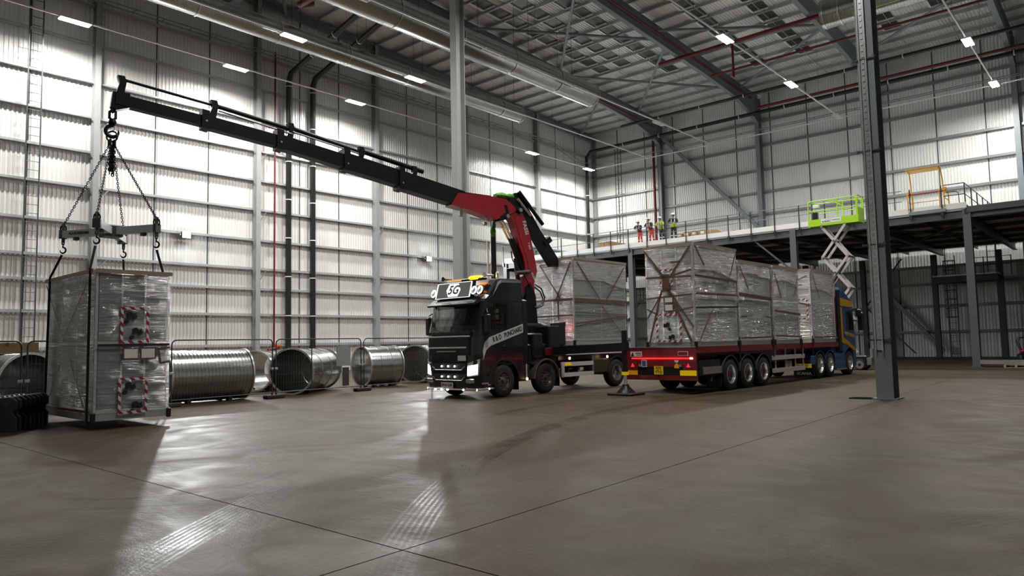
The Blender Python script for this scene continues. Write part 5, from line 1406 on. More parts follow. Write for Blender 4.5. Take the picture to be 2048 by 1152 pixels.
# telescoping sections, each slimmer
def sect(x0, x1, zb0, zt0, zb1, zt1, t):
    o = slab('boom_section', [(x0, zb0), (x0, zt0), (x1, zt1), (x1, zb1)], t, M['crane_black'])
    return o
sect(2.6, 4.95, 6.12, 6.66, 6.50, 7.06, 0.40)
sect(4.6, 6.75, 6.50, 7.00, 6.86, 7.36, 0.36)
sect(6.4, 8.75, 6.83, 7.24, 7.21, 7.60, 0.32)
sect(8.4, 10.7, 7.20, 7.52, 7.46, 7.80, 0.28)
sect(10.4, 12.72, 7.47, 7.74, 7.70, 7.98, 0.24)
for x, z0_, z1_, t in ((4.95, 6.44, 7.14, 0.46), (6.75, 6.80, 7.44, 0.42), (8.72, 7.14, 7.70, 0.38), (10.68, 7.40, 7.90, 0.34)):
    slab('section_collar', [(x - 0.14, z0_), (x - 0.14, z1_), (x + 0.05, z1_ + 0.03), (x + 0.05, z0_ + 0.03)], t, M['crane_black'])
    obj('collar_pin', MB().cyl((x - 0.06, -t/2 - 0.02, z0_ + 0.22), (x - 0.06, t/2 + 0.02, z0_ + 0.22), 0.03, 8), M['alloy'], cb)
# extension cylinders above the sections with their upright brackets
for (xa, za), (xb, zb), r in (((4.05, 7.16), (6.2, 7.52), 0.075), ((6.2, 7.46), (8.35, 7.86), 0.07), ((8.2, 7.80), (10.42, 8.12), 0.06), ((10.3, 8.10), (12.58, 8.37), 0.035)):
    obj('extension_cylinder', MB().cyl((xa, 0.0, za), (xb, 0.0, zb), r, 10), M['crane_black'], cb, smooth=True)
for (xa, za), (xb, zb) in (((6.3, 7.40), (8.3, 7.73)), ((8.3, 7.66), (10.3, 7.97))):
    obj('cylinder_rod', MB().cyl((xa, 0.08, za), (xb, 0.08, zb), 0.025, 8), M['alloy'], cb)
for x, z0_, z1_ in ((4.4, 6.95, 7.28), (6.2, 7.25, 7.62), (8.35, 7.5, 7.98), (10.42, 7.75, 8.24), (12.6, 7.85, 8.44)):
    slab('cylinder_bracket', [(x + 0.14, z0_), (x - 0.05, z0_), (x - 0.12, z1_ - 0.15), (x - 0.08, z1_), (x + 0.08, z1_), (x + 0.03, z1_ - 0.18)], 0.16, M['crane_black'])
slab('boom_nose', [(12.4, 7.66), (12.4, 8.02), (12.78, 8.0), (12.82, 7.62), (12.7, 7.55)], 0.2, M['crane_black'])
# hook block
link_chain((12.76, 0, 7.72), (12.76, 0, 7.36), 0.035, 0.19, M['crane_black'], 'hook_shackle', cb)
obj('hook_swivel', MB().lathe([(0.0, 0.1), (0.07, 0.09), (0.10, 0.0), (0.07, -0.06), (0, -0.06)], (12.76, 0, 7.24), (0, 0, 1), 12), M['crane_black'], cb, smooth=True)
obj('load_hook', MB().tube([(12.76, 0, 7.2)] + [(12.76 + 0.14*cos(a), 0, 7.03 + 0.14*sin(a)) for a in [pi/2 - k*1.6*pi/12 for k in range(13)]], [0.05]*9 + [0.05, 0.045, 0.035, 0.025, 0.015], 8), M['crane_black'], cb, smooth=True)
# rams and links at the elbow
obj('boom_ram', MB().cyl((0.60, 0.0, 5.28), (0.10, 0.0, 4.15), 0.11, 12), M['crane_black'], cb, smooth=True)
obj('boom_ram_rod', MB().cyl((1.03, 0.06, 5.9), (0.60, 0.06, 5.25), 0.05, 10), M['chrome'], cb, smooth=True)
obj('boom_ram_rod', MB().cyl((1.03, -0.10, 5.9), (0.62, -0.10, 5.25), 0.04, 10), M['chrome'], cb, smooth=True)
slab('elbow_link', [(1.25, 5.80), (1.2, 5.95), (0.95, 6.12), (1.02, 6.35), (0.92, 6.37), (0.84, 6.1), (0.85, 5.92), (1.05, 5.84)], 0.5, M['crane_black'])
slab('elbow_link', [(0.25, 6.18), (0.42, 6.36), (0.55, 6.3), (0.38, 6.12)], 0.52, M['crane_black'])
obj('elbow_pin', MB().cyl((0.92, -0.3, 5.98), (0.92, 0.3, 5.98), 0.07, 12), M['alloy'], cb)
obj('elbow_pin', MB().cyl((0.36, -0.3, 6.24), (0.36, 0.3, 6.24), 0.07, 12), M['alloy'], cb)
obj('knuckle_cylinder', MB().cyl((0.03, 0.25, 4.12), (0.60, 0.25, 4.06), 0.08, 10), M['steel_dark'], cb, smooth=True)
obj('lift_ram', MB().cyl((0.22, 0.0, 3.0), (0.42, 0.0, 4.6), 0.08, 10), M['crane_black'], cb, smooth=True)
# folded fly jib behind the main boom
slab('fly_jib', [(0.76, 6.56), (0.51, 6.85), (0.36, 6.88), (0.10, 6.62), (-0.28, 6.1), (-0.62, 5.62), (-0.98, 5.20), (-1.62, 4.40), (-1.12, 4.38), (-0.41, 5.27), (-0.11, 5.68), (0.34, 6.19)], 0.26, M['crane_black'], off=0.02)
obj('jib_cylinder', MB().cyl((0.36, 0.20, 6.90), (-0.68, 0.20, 5.84), 0.07, 10), M['crane_black'], cb, smooth=True)
obj('jib_rod', MB().cyl((0.42, 0.19, 6.64), (-0.14, 0.19, 6.10), 0.05, 8), M['chrome'], cb, smooth=True)
obj('jib_collar', MB().bar((-0.86, 0.02, 5.34), (-0.98, 0.02, 5.18), 0.34, 0.36), M['crane_black'], cb)
# bundled green straps
for c, r_, s in (((0.98, 0.0, 6.70), (0.30, 0.22, 0.13), 1), ((0.62, -0.02, 6.72), (0.2, 0.2, 0.12), 2), ((1.16, -0.26, 5.50), (0.10, 0.08, 0.2), 3), ((1.12, -0.26, 5.72), (0.07, 0.07, 0.14), 4)):
    mb = MB(); n, m_ = 12, 8; rings_ = []
    for j in range(1, m_):
        a = pi * j / m_; rings_.append([(c[0] + r_[0]*sin(a)*cos(b)*(1 + 0.3*noise.noise(Vector((cos(b)*2, sin(b)*2, j*0.7 + s*5)))), c[1] + r_[1]*sin(a)*sin(b)*(1 + 0.3*noise.noise(Vector((sin(b)*2, j, s)))), c[2] + r_[2]*cos(a)) for b in [2*pi*k/n for k in range(n)]])
    obj('green_strap_bundle', mb.loft(rings_), M['green_fluo'], cb, smooth=True)
# hoses
obj('hydraulic_hose', MB().tube([(-0.25, 0.2, 3.7), (-0.5, 0.25, 3.55), (-0.62, 0.28, 3.25), (-0.5, 0.28, 2.95), (-0.25, 0.2, 2.85)], 0.025, 6), M['black'], cb, smooth=True)
obj('hydraulic_hose', MB().tube([(-0.2, 0.24, 3.6), (-0.42, 0.28, 3.45), (-0.52, 0.3, 3.2), (-0.42, 0.3, 3.0), (-0.2, 0.24, 2.9)], 0.025, 6), M['black'], cb, smooth=True)
obj('hydraulic_hose', MB().tube([(0.75, 0.2, 4.8), (0.72, 0.22, 4.5), (0.5, 0.25, 4.2), (0.25, 0.25, 4.0), (0.0, 0.25, 3.6)], 0.022, 6), M['black'], cb, smooth=True)
# exhaust stack and aerial mast behind the cab
obj('exhaust_stack', MB().cyl((1.35, 1.6, 1.2), (1.35, 1.6, 5.6), 0.10, 12), M['black'], lo, smooth=True)
obj('stack_pipe', MB().cyl((1.2, 1.72, 1.2), (1.2, 1.72, 5.2), 0.035, 8), M['white'], lo, smooth=True)
obj('work_lamp', MB().cbox(-0.06, 0.06, -0.3, -0.2, -0.05, 0.05, 0.01), M['alloy'], cb, loc=(1.5, 0, 5.75))
obj('work_lamp', MB().cbox(-0.06, 0.06, -0.06, 0.06, -0.1, 0.1, 0.01), M['alloy'], cb, loc=(2.65, 0, 5.95))
# crane lettering, reading down the side of the boom (near face is +y)
nf = 0.19
rotm = Matrix.Rotation(pi, 4, 'Z') @ Matrix.Rotation(pi/2, 4, 'X')
dx, dz = (-0.05 - 0.13), (5.37 - 6.0); a_ = atan2(dz, -dx)
text('maker_lettering', 'FASSI', 0.205, M['ink_white'], cb, (0.10, nf, 5.66), Matrix.Rotation(pi, 4, 'Z') @ Matrix.Rotation(-a_, 4, 'Y') @ Matrix.Rotation(pi/2, 4, 'X'), 0.002, sx=1.05)
text('model_lettering', 'F 820', 0.11, M['ink_white'], cb, (-0.06, nf, 5.03), Matrix.Rotation(pi, 4, 'Z') @ Matrix.Rotation(-a_, 4, 'Y') @ Matrix.Rotation(pi/2, 4, 'X'), 0.002)
text('maker_lettering', 'FASSI', 0.12, M['ink_white'], cb, (-0.20, nf, 3.98), Matrix.Rotation(pi, 4, 'Z') @ Matrix.Rotation(radians(60), 4, 'Y') @ Matrix.Rotation(pi/2, 4, 'X'), 0.002)

# unit on the lorry bed
def TAW(s, w, z):
    return TA0 + Vector((sin(TAA)*s - cos(TAA)*w, cos(TAA)*s + sin(TAA)*w, z))
make_ahu(TAW(3.72, 0.02, 1.565), TAR, 3.2, 1.95, 3.08, 'wrapped ventilation unit standing on the bed of the dark crane lorry', {'y0': M['film'], 'x0': M['film'], 'x1': M['film']}, seed=1.1, nx=2, ny=2,
         cover={'y0': 0.9, 'x0': 0.6},
         tapes=[('y0', (0.15, 2.95), (1.5, 1.62), 0.045), ('y0', (3.05, 2.9), (1.85, 1.62), 0.045), ('y0', (0.0, 1.62), (3.2, 1.58), 0.10), ('y0', (0.0, 1.15), (3.2, 1.1), 0.03), ('x0', (0.05, 2.95), (0.75, 1.65), 0.05), ('x0', (1.5, 2.95), (0.55, 1.65), 0.05), ('x0', (0.0, 1.62), (1.95, 1.62), 0.08), ('x0', (0.0, 1.05), (1.95, 1.05), 0.05), ('x0', (0.65, 1.6), (0.65, 0.9), 0.06), ('y0', (1.5, 1.5), (2.9, 0.3), 0.03), ('y0', (0.0, 0.75), (3.2, 1.05), 0.05)])
# ------------------------------------------------------------------ red flatbed trailer
TB0, TBA = Vector((-10.32, 22.4, 0)), 0.033
TBR = pi/2 - TBA
def TBW(s, w, z):
    return TB0 + Vector((sin(TBA)*s - cos(TBA)*w, cos(TBA)*s + sin(TBA)*w, z))
tr = empty('flatbed_trailer', TB0, TBR); tag(tr, 'long red three axle flatbed trailer carrying four wrapped units', 'trailer')
TW = 2.5; RX = -2.15
obj('deck', MB().box(RX, 10.0, 0.03, TW - 0.03, 1.37, 1.45), M['wood'], tr)
obj('side_rave', MB().box(RX, 10.02, -0.02, 0.03, 1.26, 1.46), M['red_truck'], tr)
obj('side_rave', MB().box(RX, 10.02, TW - 0.03, TW + 0.02, 1.26, 1.46), M['red_truck'], tr)
obj('rear_panel', MB().box(RX - 0.05, RX, -0.02, TW + 0.02, 1.13, 1.44), M['red_truck'], tr)
obj('rear_edge', MB().box(RX - 0.06, RX + 0.02, -0.02, TW + 0.02, 1.435, 1.465), M['alloy'], tr)
obj('main_beam', MB().ibeam((RX, 0.75, 1.05), (10.0, 0.75, 1.05), 0.16, 0.56), M['red_truck'], tr)
obj('main_beam', MB().ibeam((RX, TW - 0.75, 1.05), (10.0, TW - 0.75, 1.05), 0.16, 0.56), M['red_truck'], tr)
for k in range(16):
    x = RX + 0.3 + 0.78*k
    obj('cross_bearer', MB().bar((x, 0.03, 1.31), (x, TW - 0.03, 1.31), 0.06, 0.1), M['red_truck'], tr)
# rear bumper frame
obj('bumper_frame', MB().box(RX - 0.06, RX + 0.04, -0.02, 0.42, 0.42, 1.13).box(RX - 0.06, RX + 0.04, TW - 0.42, TW + 0.02, 0.42, 1.13).box(RX - 0.05, RX + 0.04, 0.42, TW - 0.42, 0.42, 0.57).box(RX - 0.04, RX + 0.03, 0.42, TW - 0.42, 0.84, 1.13), M['red_truck'], tr)
obj('bumper_recess', MB().box(RX - 0.02, RX + 0.05, 0.42, TW - 0.42, 0.57, 0.84), M['black'], tr)
obj('light_strip', MB().box(RX - 0.085, RX - 0.06, 0.17, 2.28, 1.085, 1.125), M['red_led'], tr)
ld = bpy.data.lights.new('strip_glow', 'AREA'); ld.shape = 'RECTANGLE'; ld.size = 2.0; ld.size_y = 0.04; ld.energy = 0.3; ld.color = (1, 0.02, 0.03)
bo = bpy.data.objects.new('strip_glow', ld); COL.objects.link(bo); bo.parent = tr; bo.location = (RX - 0.2, 1.25, 1.105); bo.rotation_euler = (pi/2, 0, -pi/2)
obj('light_strip_end', MB().box(RX - 0.09, RX - 0.06, 0.08, 0.17, 1.08, 1.13), M['marker_o'], tr)
obj('reflector', MB().box(RX - 0.075, RX - 0.06, -0.03, 0.53, 0.575, 0.735), M['reflector_y'], tr)
obj('reflector', MB().box(RX - 0.075, RX - 0.06, 2.08, 2.53, 0.575, 0.715), M['reflector_o'], tr)
npl = obj('number_plate', MB().box(RX - 0.08, RX - 0.06, 1.13, 1.45, 0.60, 0.86), M['plate_y'], tr)
RR = Matrix.Rotation(-pi/2, 4, 'Z') @ Matrix.Rotation(pi/2, 4, 'X')
text('plate_characters', 'FJ75', 0.13, M['ink'], npl, (RX - 0.082, 1.29, 0.79), RR, 0.002, sx=0.95)
text('plate_characters', 'VTO', 0.13, M['ink'], npl, (RX - 0.082, 1.29, 0.67), RR, 0.002, sx=0.95)
st = obj('blue_sticker', MB().box(RX - 0.075, RX - 0.04, 1.73, 1.92, 0.83, 1.06), M['paper'], tr)
obj('sticker_print', MB().box(RX - 0.078, RX - 0.075, 1.755, 1.895, 0.855, 1.035), M['sticker_blue'], st)
st = obj('warning_sign', MB().box(RX - 0.075, RX - 0.05, 1.90, 2.33, 1.165, 1.325), M['paper'], tr)
obj('warning_triangle', MB().prism([(2.31, 1.18), (2.19, 1.18), (2.25, 1.305)], 'x', RX - 0.079, RX - 0.075), M['ink'], st)
mb = MB()
for k in range(6): mb.box(RX - 0.078, RX - 0.075, 1.93 + 0.035*k, 1.955 + 0.035*k, 1.255, 1.29)
for k in range(5): mb.box(RX - 0.078, RX - 0.075, 1.93 + 0.035*k, 1.955 + 0.035*k, 1.20, 1.225)
obj('sign_print', mb, M['ink'], st)
st = obj('red_sign', MB().box(RX - 0.075, RX - 0.05, 0.24, 0.58, 1.19, 1.32), M['paper'], tr)
obj('sign_print', MB().box(RX - 0.078, RX - 0.075, 0.255, 0.565, 1.205, 1.305), pmat('maroon_print', (0.25, 0.01, 0.03), 0.5), st)
st = obj('yellow_sticker', MB().prism([(0.56, 0.80), (0.72, 0.80), (0.72, 0.88), (0.64, 0.96), (0.56, 0.88)], 'x', RX - 0.078, RX - 0.055), M['reflector_o'], tr)
obj('white_sticker', MB().prism([(0.56, 1.05), (0.72, 1.05), (0.70, 0.99), (0.62, 0.97), (0.58, 0.99)], 'x', RX - 0.078, RX - 0.055), M['paper'], tr)
for y in (0.24, TW - 0.24):
    obj('tail_lamp', MB().prism([(y - 0.065, 0.83), (y + 0.065, 0.83), (y, 0.95)], 'x', RX - 0.085, RX - 0.06), M['red_lens'], tr)
    s = 0.28 if y < 1 else -0.28
    obj('lamp_socket', MB().box(RX - 0.08, RX - 0.06, y + s - 0.05, y + s + 0.05, 0.84, 0.92), M['alloy'], tr)
# running gear
TX = [0.13, 1.38, 2.63]
for x in TX:
    for s in (1, -1):
        wheel(tr, (x, 0.2 if s > 0 else TW - 0.2, 0.52), 0.52, 0.38, s, M['chrome'], 0.30, 0.22, hub_mat=M['crane_red'], bolts=False)
    obj('axle', MB().cyl((x, 0.3, 0.52), (x, TW - 0.3, 0.52), 0.08, 8), M['black'], tr)
    arch(tr, (x, 0.52), 0.60, 0.63, 0.0, 0.42, M['steel_dark'], 0.15, pi - 0.1)
obj('mud_flap', MB().box(-0.56, -0.53, 0.02, 0.55, 0.15, 0.75), M['black'], tr)
mfl = tr.children[-1]
obj('flap_logo', MB().prism([(0.42, 0.30), (0.30, 0.34), (0.33, 0.40), (0.30, 0.52), (0.36, 0.42)], 'x', -0.568, -0.56), M['ink_white'], mfl)
obj('pallet_box', MB().cbox(-1.95, -0.55, 0.02, 0.7, 0.55, 1.05, 0.03), M['black'], tr)
obj('box_panel_plate', MB().box(-1.75, -0.55, -0.005, 0.02, 0.60, 0.82), M['alloy'], tr)
for z in (0.96, 0.50):
    obj('side_guard', MB().box(3.35, 6.3, -0.01, 0.03, z - 0.08, z + 0.08), M['lift_arm'], tr)
for x in (3.7, 4.6, 5.5, 6.27):
    obj('side_guard_post', MB().box(x - 0.03, x + 0.03, 0.03, 0.07, 0.42, 1.26), M['lift_arm'], tr)
for x in (6.5,):
    for y in (0.5, TW - 0.5):
        obj('landing_leg', MB().box(x - 0.07, x + 0.07, y - 0.07, y + 0.07, 0.45, 1.2).cbox(x - 0.15, x + 0.15, y - 0.13, y + 0.13, 0.38, 0.45, 0.02), M['black'], tr)
obj('headboard', MB().box(9.95, 10.02, 0.0, TW, 1.45, 3.85).box(9.93, 10.0, 0.0, 0.08, 1.45, 3.9), pmat('dark_red_headboard', (0.05, 0.008, 0.02), 0.4), tr)
for s0, s1, zz in ((0.74, 0.78, 1.45), (3.4, 3.56, 1.45), (5.97, 6.1, 1.45), (7.1, 7.2, 1.45)):
    obj('ratchet_strap', MB().box(s0, s0 + 0.06, -0.035, -0.02, 1.0, 1.75).cbox(s0 - 0.03, s0 + 0.09, -0.06, -0.03, 1.4, 1.6, 0.01), M['strap'], tr)

FS = {'y0': M['film'], 'x0': M['film'], 'x1': M['film']}
UW = 1.72
make_ahu(TBW(-2.12, 0.0, 1.455), TBR, 2.82, UW, 3.2, 'wrapped ventilation unit at the trailer tail with a cross of brown tape', FS, seed=5.0, nx=2, ny=3,
         cover={'y0': 0.95},
         tapes=[('x0', (UW - 0.02, 3.1), (1.0, 2.2), 0.07), ('x0', (0.05, 3.12), (0.75, 2.25), 0.07), ('x0', (0.95, 2.3), (0.95, 1.75), 0.26), ('x0', (UW - 0.05, 2.22), (0.05, 2.18), 0.06), ('x0', (0.85, 2.2), (0.05, 2.38), 0.06), ('x0', (0.9, 1.85), (0.1, 0.15), 0.08), ('x0', (0.85, 1.8), (0.02, 0.6), 0.06), ('x0', (1.1, 1.8), (UW - 0.1, 0.1), 0.06), ('x0', (1.1, 1.7), (UW - 0.05, 0.9), 0.05), ('x0', (UW - 0.05, 1.55), (0.05, 1.62), 0.05), ('x0', (0.75, 2.66), (0.40, 2.66), 0.06), ('x0', (UW - 0.05, 1.22), (1.25, 1.02), 0.05), ('x0', (0.55, 1.12), (0.02, 1.22), 0.05),
                ('y0', (0.05, 3.12), (0.6, 2.55), 0.06), ('y0', (2.75, 3.05), (2.3, 2.3), 0.05), ('y0', (0.0, 2.2), (2.82, 2.12), 0.07), ('y0', (0.0, 1.64), (2.82, 1.66), 0.05), ('y0', (0.0, 1.2), (2.82, 1.28), 0.05, M['strap']), ('y0', (0.1, 0.15), (1.0, 1.15), 0.03)],
         frames=[('x0', 0.70, 1.16, 1.95, 2.46), ('x0', 0.45, 1.35, 0.16, 1.05)],
         docs=[('x0', 0.86, 1.48, 0.26, 0.14), ('x0', 0.86, 1.24, 0.26, 0.18)], stubs=[('x0', 0.95, 0.72), ('x0', 0.78, 0.34), ('x0', 0.92, 1.98)])
make_ahu(TBW(0.82, 0.0, 1.455), TBR, 2.52, UW, 2.86, 'wrapped ventilation unit on the trailer, second from the tail', FS, seed=8.0, nx=2, ny=2, cover={'y0': 0.5},
         tapes=[('y0', (0.0, 1.72), (2.5, 1.62), 0.12), ('y0', (0.1, 2.7), (0.7, 1.9), 0.04), ('y0', (2.5, 0.95), (2.0, 1.0), 0.04), ('y0', (0.0, 0.24), (2.5, 0.26), 0.05), ('y0', (0.05, 0.95), (0.5, 0.98), 0.05)])
make_ahu(TBW(3.62, 0.0, 1.455), TBR, 2.34, UW, 2.86, 'wrapped ventilation unit on the trailer, third from the tail', FS, seed=11.0, nx=2, ny=2, cover={'y0': 0.62},
         tapes=[('y0', (0.1, 2.6), (0.6, 1.7), 0.05), ('y0', (2.25, 2.6), (1.8, 1.8), 0.04), ('y0', (0.0, 1.22), (2.34, 1.1), 0.07), ('y0', (0.0, 0.3), (2.34, 0.24), 0.05)])
make_ahu(TBW(7.25, 0.0, 1.455), TBR, 2.6, UW, 2.95, 'wrapped ventilation unit closest to the blue cab, red and white tape on its end', FS, seed=14.0, nx=1, ny=2, cover={'y0': 0.95, 'x0': 0.9},
         tapes=[('y0', (0.1, 2.8), (0.8, 1.8), 0.05), ('y0', (2.5, 2.7), (2.1, 1.9), 0.05), ('x0', (1.6, 2.1), (0.1, 2.7), 0.05), ('x0', (1.6, 2.3), (0.3, 2.35), 0.05), ('x0', (1.6, 1.9), (0.0, 1.5), 0.06), ('y0', (0.0, 0.22), (2.6, 0.22), 0.05)],
         frames=[('x0', 0.12, 1.35, 0.95, 1.78)], docs=[])

# ------------------------------------------------------------------ blue tractor unit
tb = empty('tractor_unit', TBW(0, 0, 0), TBR); tag(tb, 'blue and yellow lorry tractor unit coupled to the red trailer', 'lorry')
CX = [7.98, 9.12, 11.5]
obj('chassis_rail', MB().box(7.1, 12.3, 0.8, 0.9, 0.75, 1.0), M['blue'], tb)
obj('chassis_rail', MB().box(7.1, 12.3, TW - 0.9, TW - 0.8, 0.75, 1.0), M['blue'], tb)
cp = [(10.62, 0.98), (10.62, 3.5), (10.75, 3.86), (11.15, 3.86), (12.2, 3.35), (12.38, 3.05), (12.55, 2.0), (12.62, 1.2), (12.55, 0.35), (12.2, 0.35)] + arc_pts(11.5, 0.52, 0.66, radians(-5), radians(160), 9)
def tring(y, dx, dz):
    return [(x - dx * max(0, min(1, (x - 11.9) / 0.5)), y, z - dz * max(0, min(1, (z - 3.0) / 0.6))) for x, z in cp]
obj('cab_shell', MB().loft([tring(0.03, 0.26, 0.2), tring(0.1, 0.12, 0.08), tring(0.3, 0.0, 0.0), tring(TW - 0.3, 0, 0), tring(TW - 0.1, 0.12, 0.08), tring(TW - 0.03, 0.26, 0.2)]), M['blue'], tb)
obj('roof_band', MB().prism([(10.60, 3.02), (10.60, 3.38), (12.02, 3.24), (12.14, 2.98)], 'y', 0.012, 0.04).box(10.595, 10.62, 0.03, TW - 0.03, 3.02, 3.38), M['yellow'], tb)
obj('side_stripe', MB().prism([(10.60, 2.95), (10.60, 1.42), (11.2, 1.32), (12.1, 1.05), (12.2, 1.0), (12.2, 1.16), (11.3, 1.50), (10.78, 1.62), (10.76, 2.95)], 'y', 0.012, 0.04), M['yellow'], tb)
obj('side_window', MB().prism([(11.3, 1.98), (11.3, 2.78), (11.9, 2.74), (12.12, 2.2), (12.12, 1.98)], 'y', 0.008, 0.04), M['glass'], tb)
obj('rear_window', MB().box(10.60, 10.62, 0.6, TW - 0.6, 2.2, 2.7), M['glass'], tb)
obj('fairing', MB().prism([(10.25, 1.05), (10.25, 3.7), (10.62, 3.7), (10.62, 1.05)], 'y', 0.02, 0.10), M['black'], tb)
text('door_lettering', 'PUNCHARD', 0.24, M['yellow'], tb, (11.55, 0.005, 1.74), Matrix.Rotation(radians(7), 4, 'Y') @ Matrix.Rotation(pi/2, 4, 'X'), 0.003, sx=0.9)
mi = obj('mirror', MB().cbox(12.38, 12.58, -0.32, -0.08, 1.95, 2.75, 0.04), M['black'], tb)
obj('mirror_arm', MB().tube([(12.0, 0.05, 2.85), (12.2, -0.1, 2.92), (12.45, -0.2, 2.85)], 0.03, 6), M['black'], mi)
obj('wide_mirror', MB().cbox(12.2, 12.34, -0.3, -0.06, 2.55, 2.9, 0.04), M['black'], tb)
obj('windscreen', MB().add([(12.44, 0.25, 2.1), (12.30, 0.25, 3.0), (12.30, TW - 0.25, 3.0), (12.44 + 0.10, TW - 0.25, 2.1)], [(0, 1, 2, 3)]), M['glass'], tb)
obj('side_skirt', MB().cbox(9.72, 10.98, 0.03, 0.25, 0.30, 1.0, 0.04), M['blue'], tb)
obj('skirt_trim', MB().box(9.72, 10.98, 0.0, 0.06, 0.26, 0.32), M['alloy'], tb)
obj('fuel_tank', MB().lathe([(0.0, 0), (0.26, 0.0), (0.3, 0.04), (0.3, 0.9), (0.26, 0.94), (0, 0.94)], (9.75, 0.55, 0.8), (1, 0, 0), 18), M['chrome'], tb, smooth=True)
obj('catwalk', MB().box(8.9, 10.6, 0.3, TW - 0.3, 1.0, 1.06), M['alloy'], tb)
obj('fifth_wheel', MB().cyl((8.6, TW/2, 1.06), (8.6, TW/2, 1.2), 0.45, 16), M['black'], tb)
for x in CX:
    for s in (1, -1):
        wheel(tb, (x, 0.19 if s > 0 else TW - 0.19, 0.52), 0.52, 0.34, s, M['chrome'], 0.30, 0.14 if x < 10 else 0.05)
    if x < 10: arch(tb, (x, 0.52), 0.57, 0.61, 0.02, 0.5, M['blue'], 0.2, pi - 0.2)
obj('rear_mudguard', MB().cbox(7.05, 7.42, 0.0, 0.6, 0.55, 0.95, 0.05), M['blue'], tb)
tp = obj('number_plate', MB().box(7.02, 7.04, 0.03, 0.85, 0.46, 0.62), M['plate_y'], tb)
text('plate_characters', 'FJ75 VTO', 0.125, M['ink'], tp, (7.018, 0.44, 0.54), RR, 0.002, sx=1.05)
obj('tail_lamp', MB().box(7.02, 7.05, 0.1, 0.55, 0.68, 0.76), M['crane_red'], tb)
mf = obj('mud_flap', MB().box(7.28, 7.31, 0.02, 0.85, 0.12, 0.55), M['black'], tb)
text('flap_lettering', 'SCANIA', 0.15, M['ink_white'], mf, (7.277, 0.43, 0.22), RR, 0.002, sx=1.1)
# ------------------------------------------------------------------ big spiral duct lengths lying behind the fence
def floor_tube(c, az, ln, r, label, ribbed, shade_cap=False):
    t = empty('duct_length', (c[0], c[1], r + 0.05), 0); tag(t, label, 'duct', 'large duct lengths on the floor')
    ax = Vector((sin(az), cos(az), 0)); prof = []; k = 0.0
    step = 0.115 if ribbed else ln
    prof = [(r - 0.012, 0.02), (r, 0.0)]
    if ribbed:
        while k < ln - step:
            prof += [(r, k + step*0.7), (r + 0.015, k + step*0.78), (r + 0.015, k + step*0.92), (r, k + step)]; k += step
    else:
        for q in (0.33, 0.66): prof += [(r, ln*q - 0.02), (r + 0.015, ln*q - 0.01), (r + 0.015, ln*q + 0.01), (r, ln*q + 0.02)]
    prof += [(r, ln), (r - 0.012, ln - 0.02)]
    o = Vector((0, 0, 0)) - ax * (ln / 2)
    mb = MB(); n = 40
    a = ax.cross(Vector((0, 0, 1))).normalized(); b = a.cross(ax)
    ringsO = [[o + ax*tt + (a*cos(q) + b*sin(q))*rr for q in [2*pi*j/n for j in range(n)]] for rr, tt in prof]
    ringsI = [[o + ax*tt + (a*cos(q) + b*sin(q))*(r - 0.014) for q in [2*pi*j/n for j in range(n)]] for tt in (ln - 0.02, 0.02)]
    rings = ringsO + ringsI + [ringsO[0]]
    mb.loft(rings, cap=False)
    obj('shell', mb, M['duct'], t, smooth=True)
    for tt in (0.03, ln - 0.03):
        obj('end_ring', MB().loft([[o + ax*(tt + d) + (a*cos(q) + b*sin(q))*rr for q in [2*pi*j/n for j in range(n)]] for rr, d in ((r - 0.015, -0.03), (r + 0.05, -0.03), (r + 0.05, 0.02), (r - 0.015, 0.02), (r - 0.015, -0.03))], cap=False), M['ductflange'], t, smooth=True)
    if shade_cap:
        obj('end_cap', MB().lathe([(0, 0.0), (r - 0.02, 0.0), (r - 0.02, 0.02), (0, 0.02)], o + ax*(ln - 0.1), ax, 40), M['duct'], t)  # far cap added to keep light out and darken the inside
    obj('inner_seam', MB().bar(o + ax*0.1 + a*(r*0.955) - b*(r*0.28), o + ax*(ln - 0.1) + a*(r*0.955) - b*(r*0.28), 0.03, 0.02), M['steel_dark'], t)
    for sx in (-1, 1):
        for tt in (0.25, 0.75):
            p = o + ax * (ln * tt) + a * (sx * r * 0.45)
            obj('chock', MB().prism([(-0.1, 0), (0.1, 0), (0.1, 0.14), (-0.1, 0.06)], 'y', -0.06, 0.06), M['black_matt'], t, loc=(p.x, p.y, -r - 0.05))
    return t
floor_tube((-22.95, 10.95), 0.03, 2.65, 0.80, 'large ribbed duct length lying right behind the hanging unit', True)
floor_tube((-23.95, 15.4), -0.66, 3.3, 0.79, 'large smooth duct length with dark open end beside the fence foot', False, True)
floor_tube((-26.6, 15.3), -0.62, 2.6, 0.76, 'large smooth duct length half hidden behind the ribbed one', False)
floor_tube((-24.3, 19.0), 0.10, 1.6, 0.80, 'short smooth duct length showing its bright inside, close to the dark cab', False)
floor_tube((-27.8, 23.6), -0.15, 3.0, 0.78, 'ribbed duct length at the back beyond the short smooth one', True)
floor_tube((-25.2, 22.3), -0.55, 2.4, 0.80, 'large smooth duct length opening towards the dark cab headlamp', False, True)
floor_tube((-24.75, 5.9), -1.80, 2.8, 0.80, 'ribbed duct length at the picture edge with dark open end', True, True)
carton(-24.6, 5.95, 1.68, 1.5, 0.5, 0.3, 'long plain brown carton lying across the duct at the picture edge', None, False, rz=1.37)
t = empty('valve_set', (-42.6, 25.2, 1.2)); tag(t, 'orange valve set at the foot of the red riser', 'valve')
obj('body', MB().cbox(-0.15, 0.15, -0.18, 0.18, 0.35, 0.7, 0.04), pmat('orange_valve_paint', (0.45, 0.09, 0.03), 0.5), t)
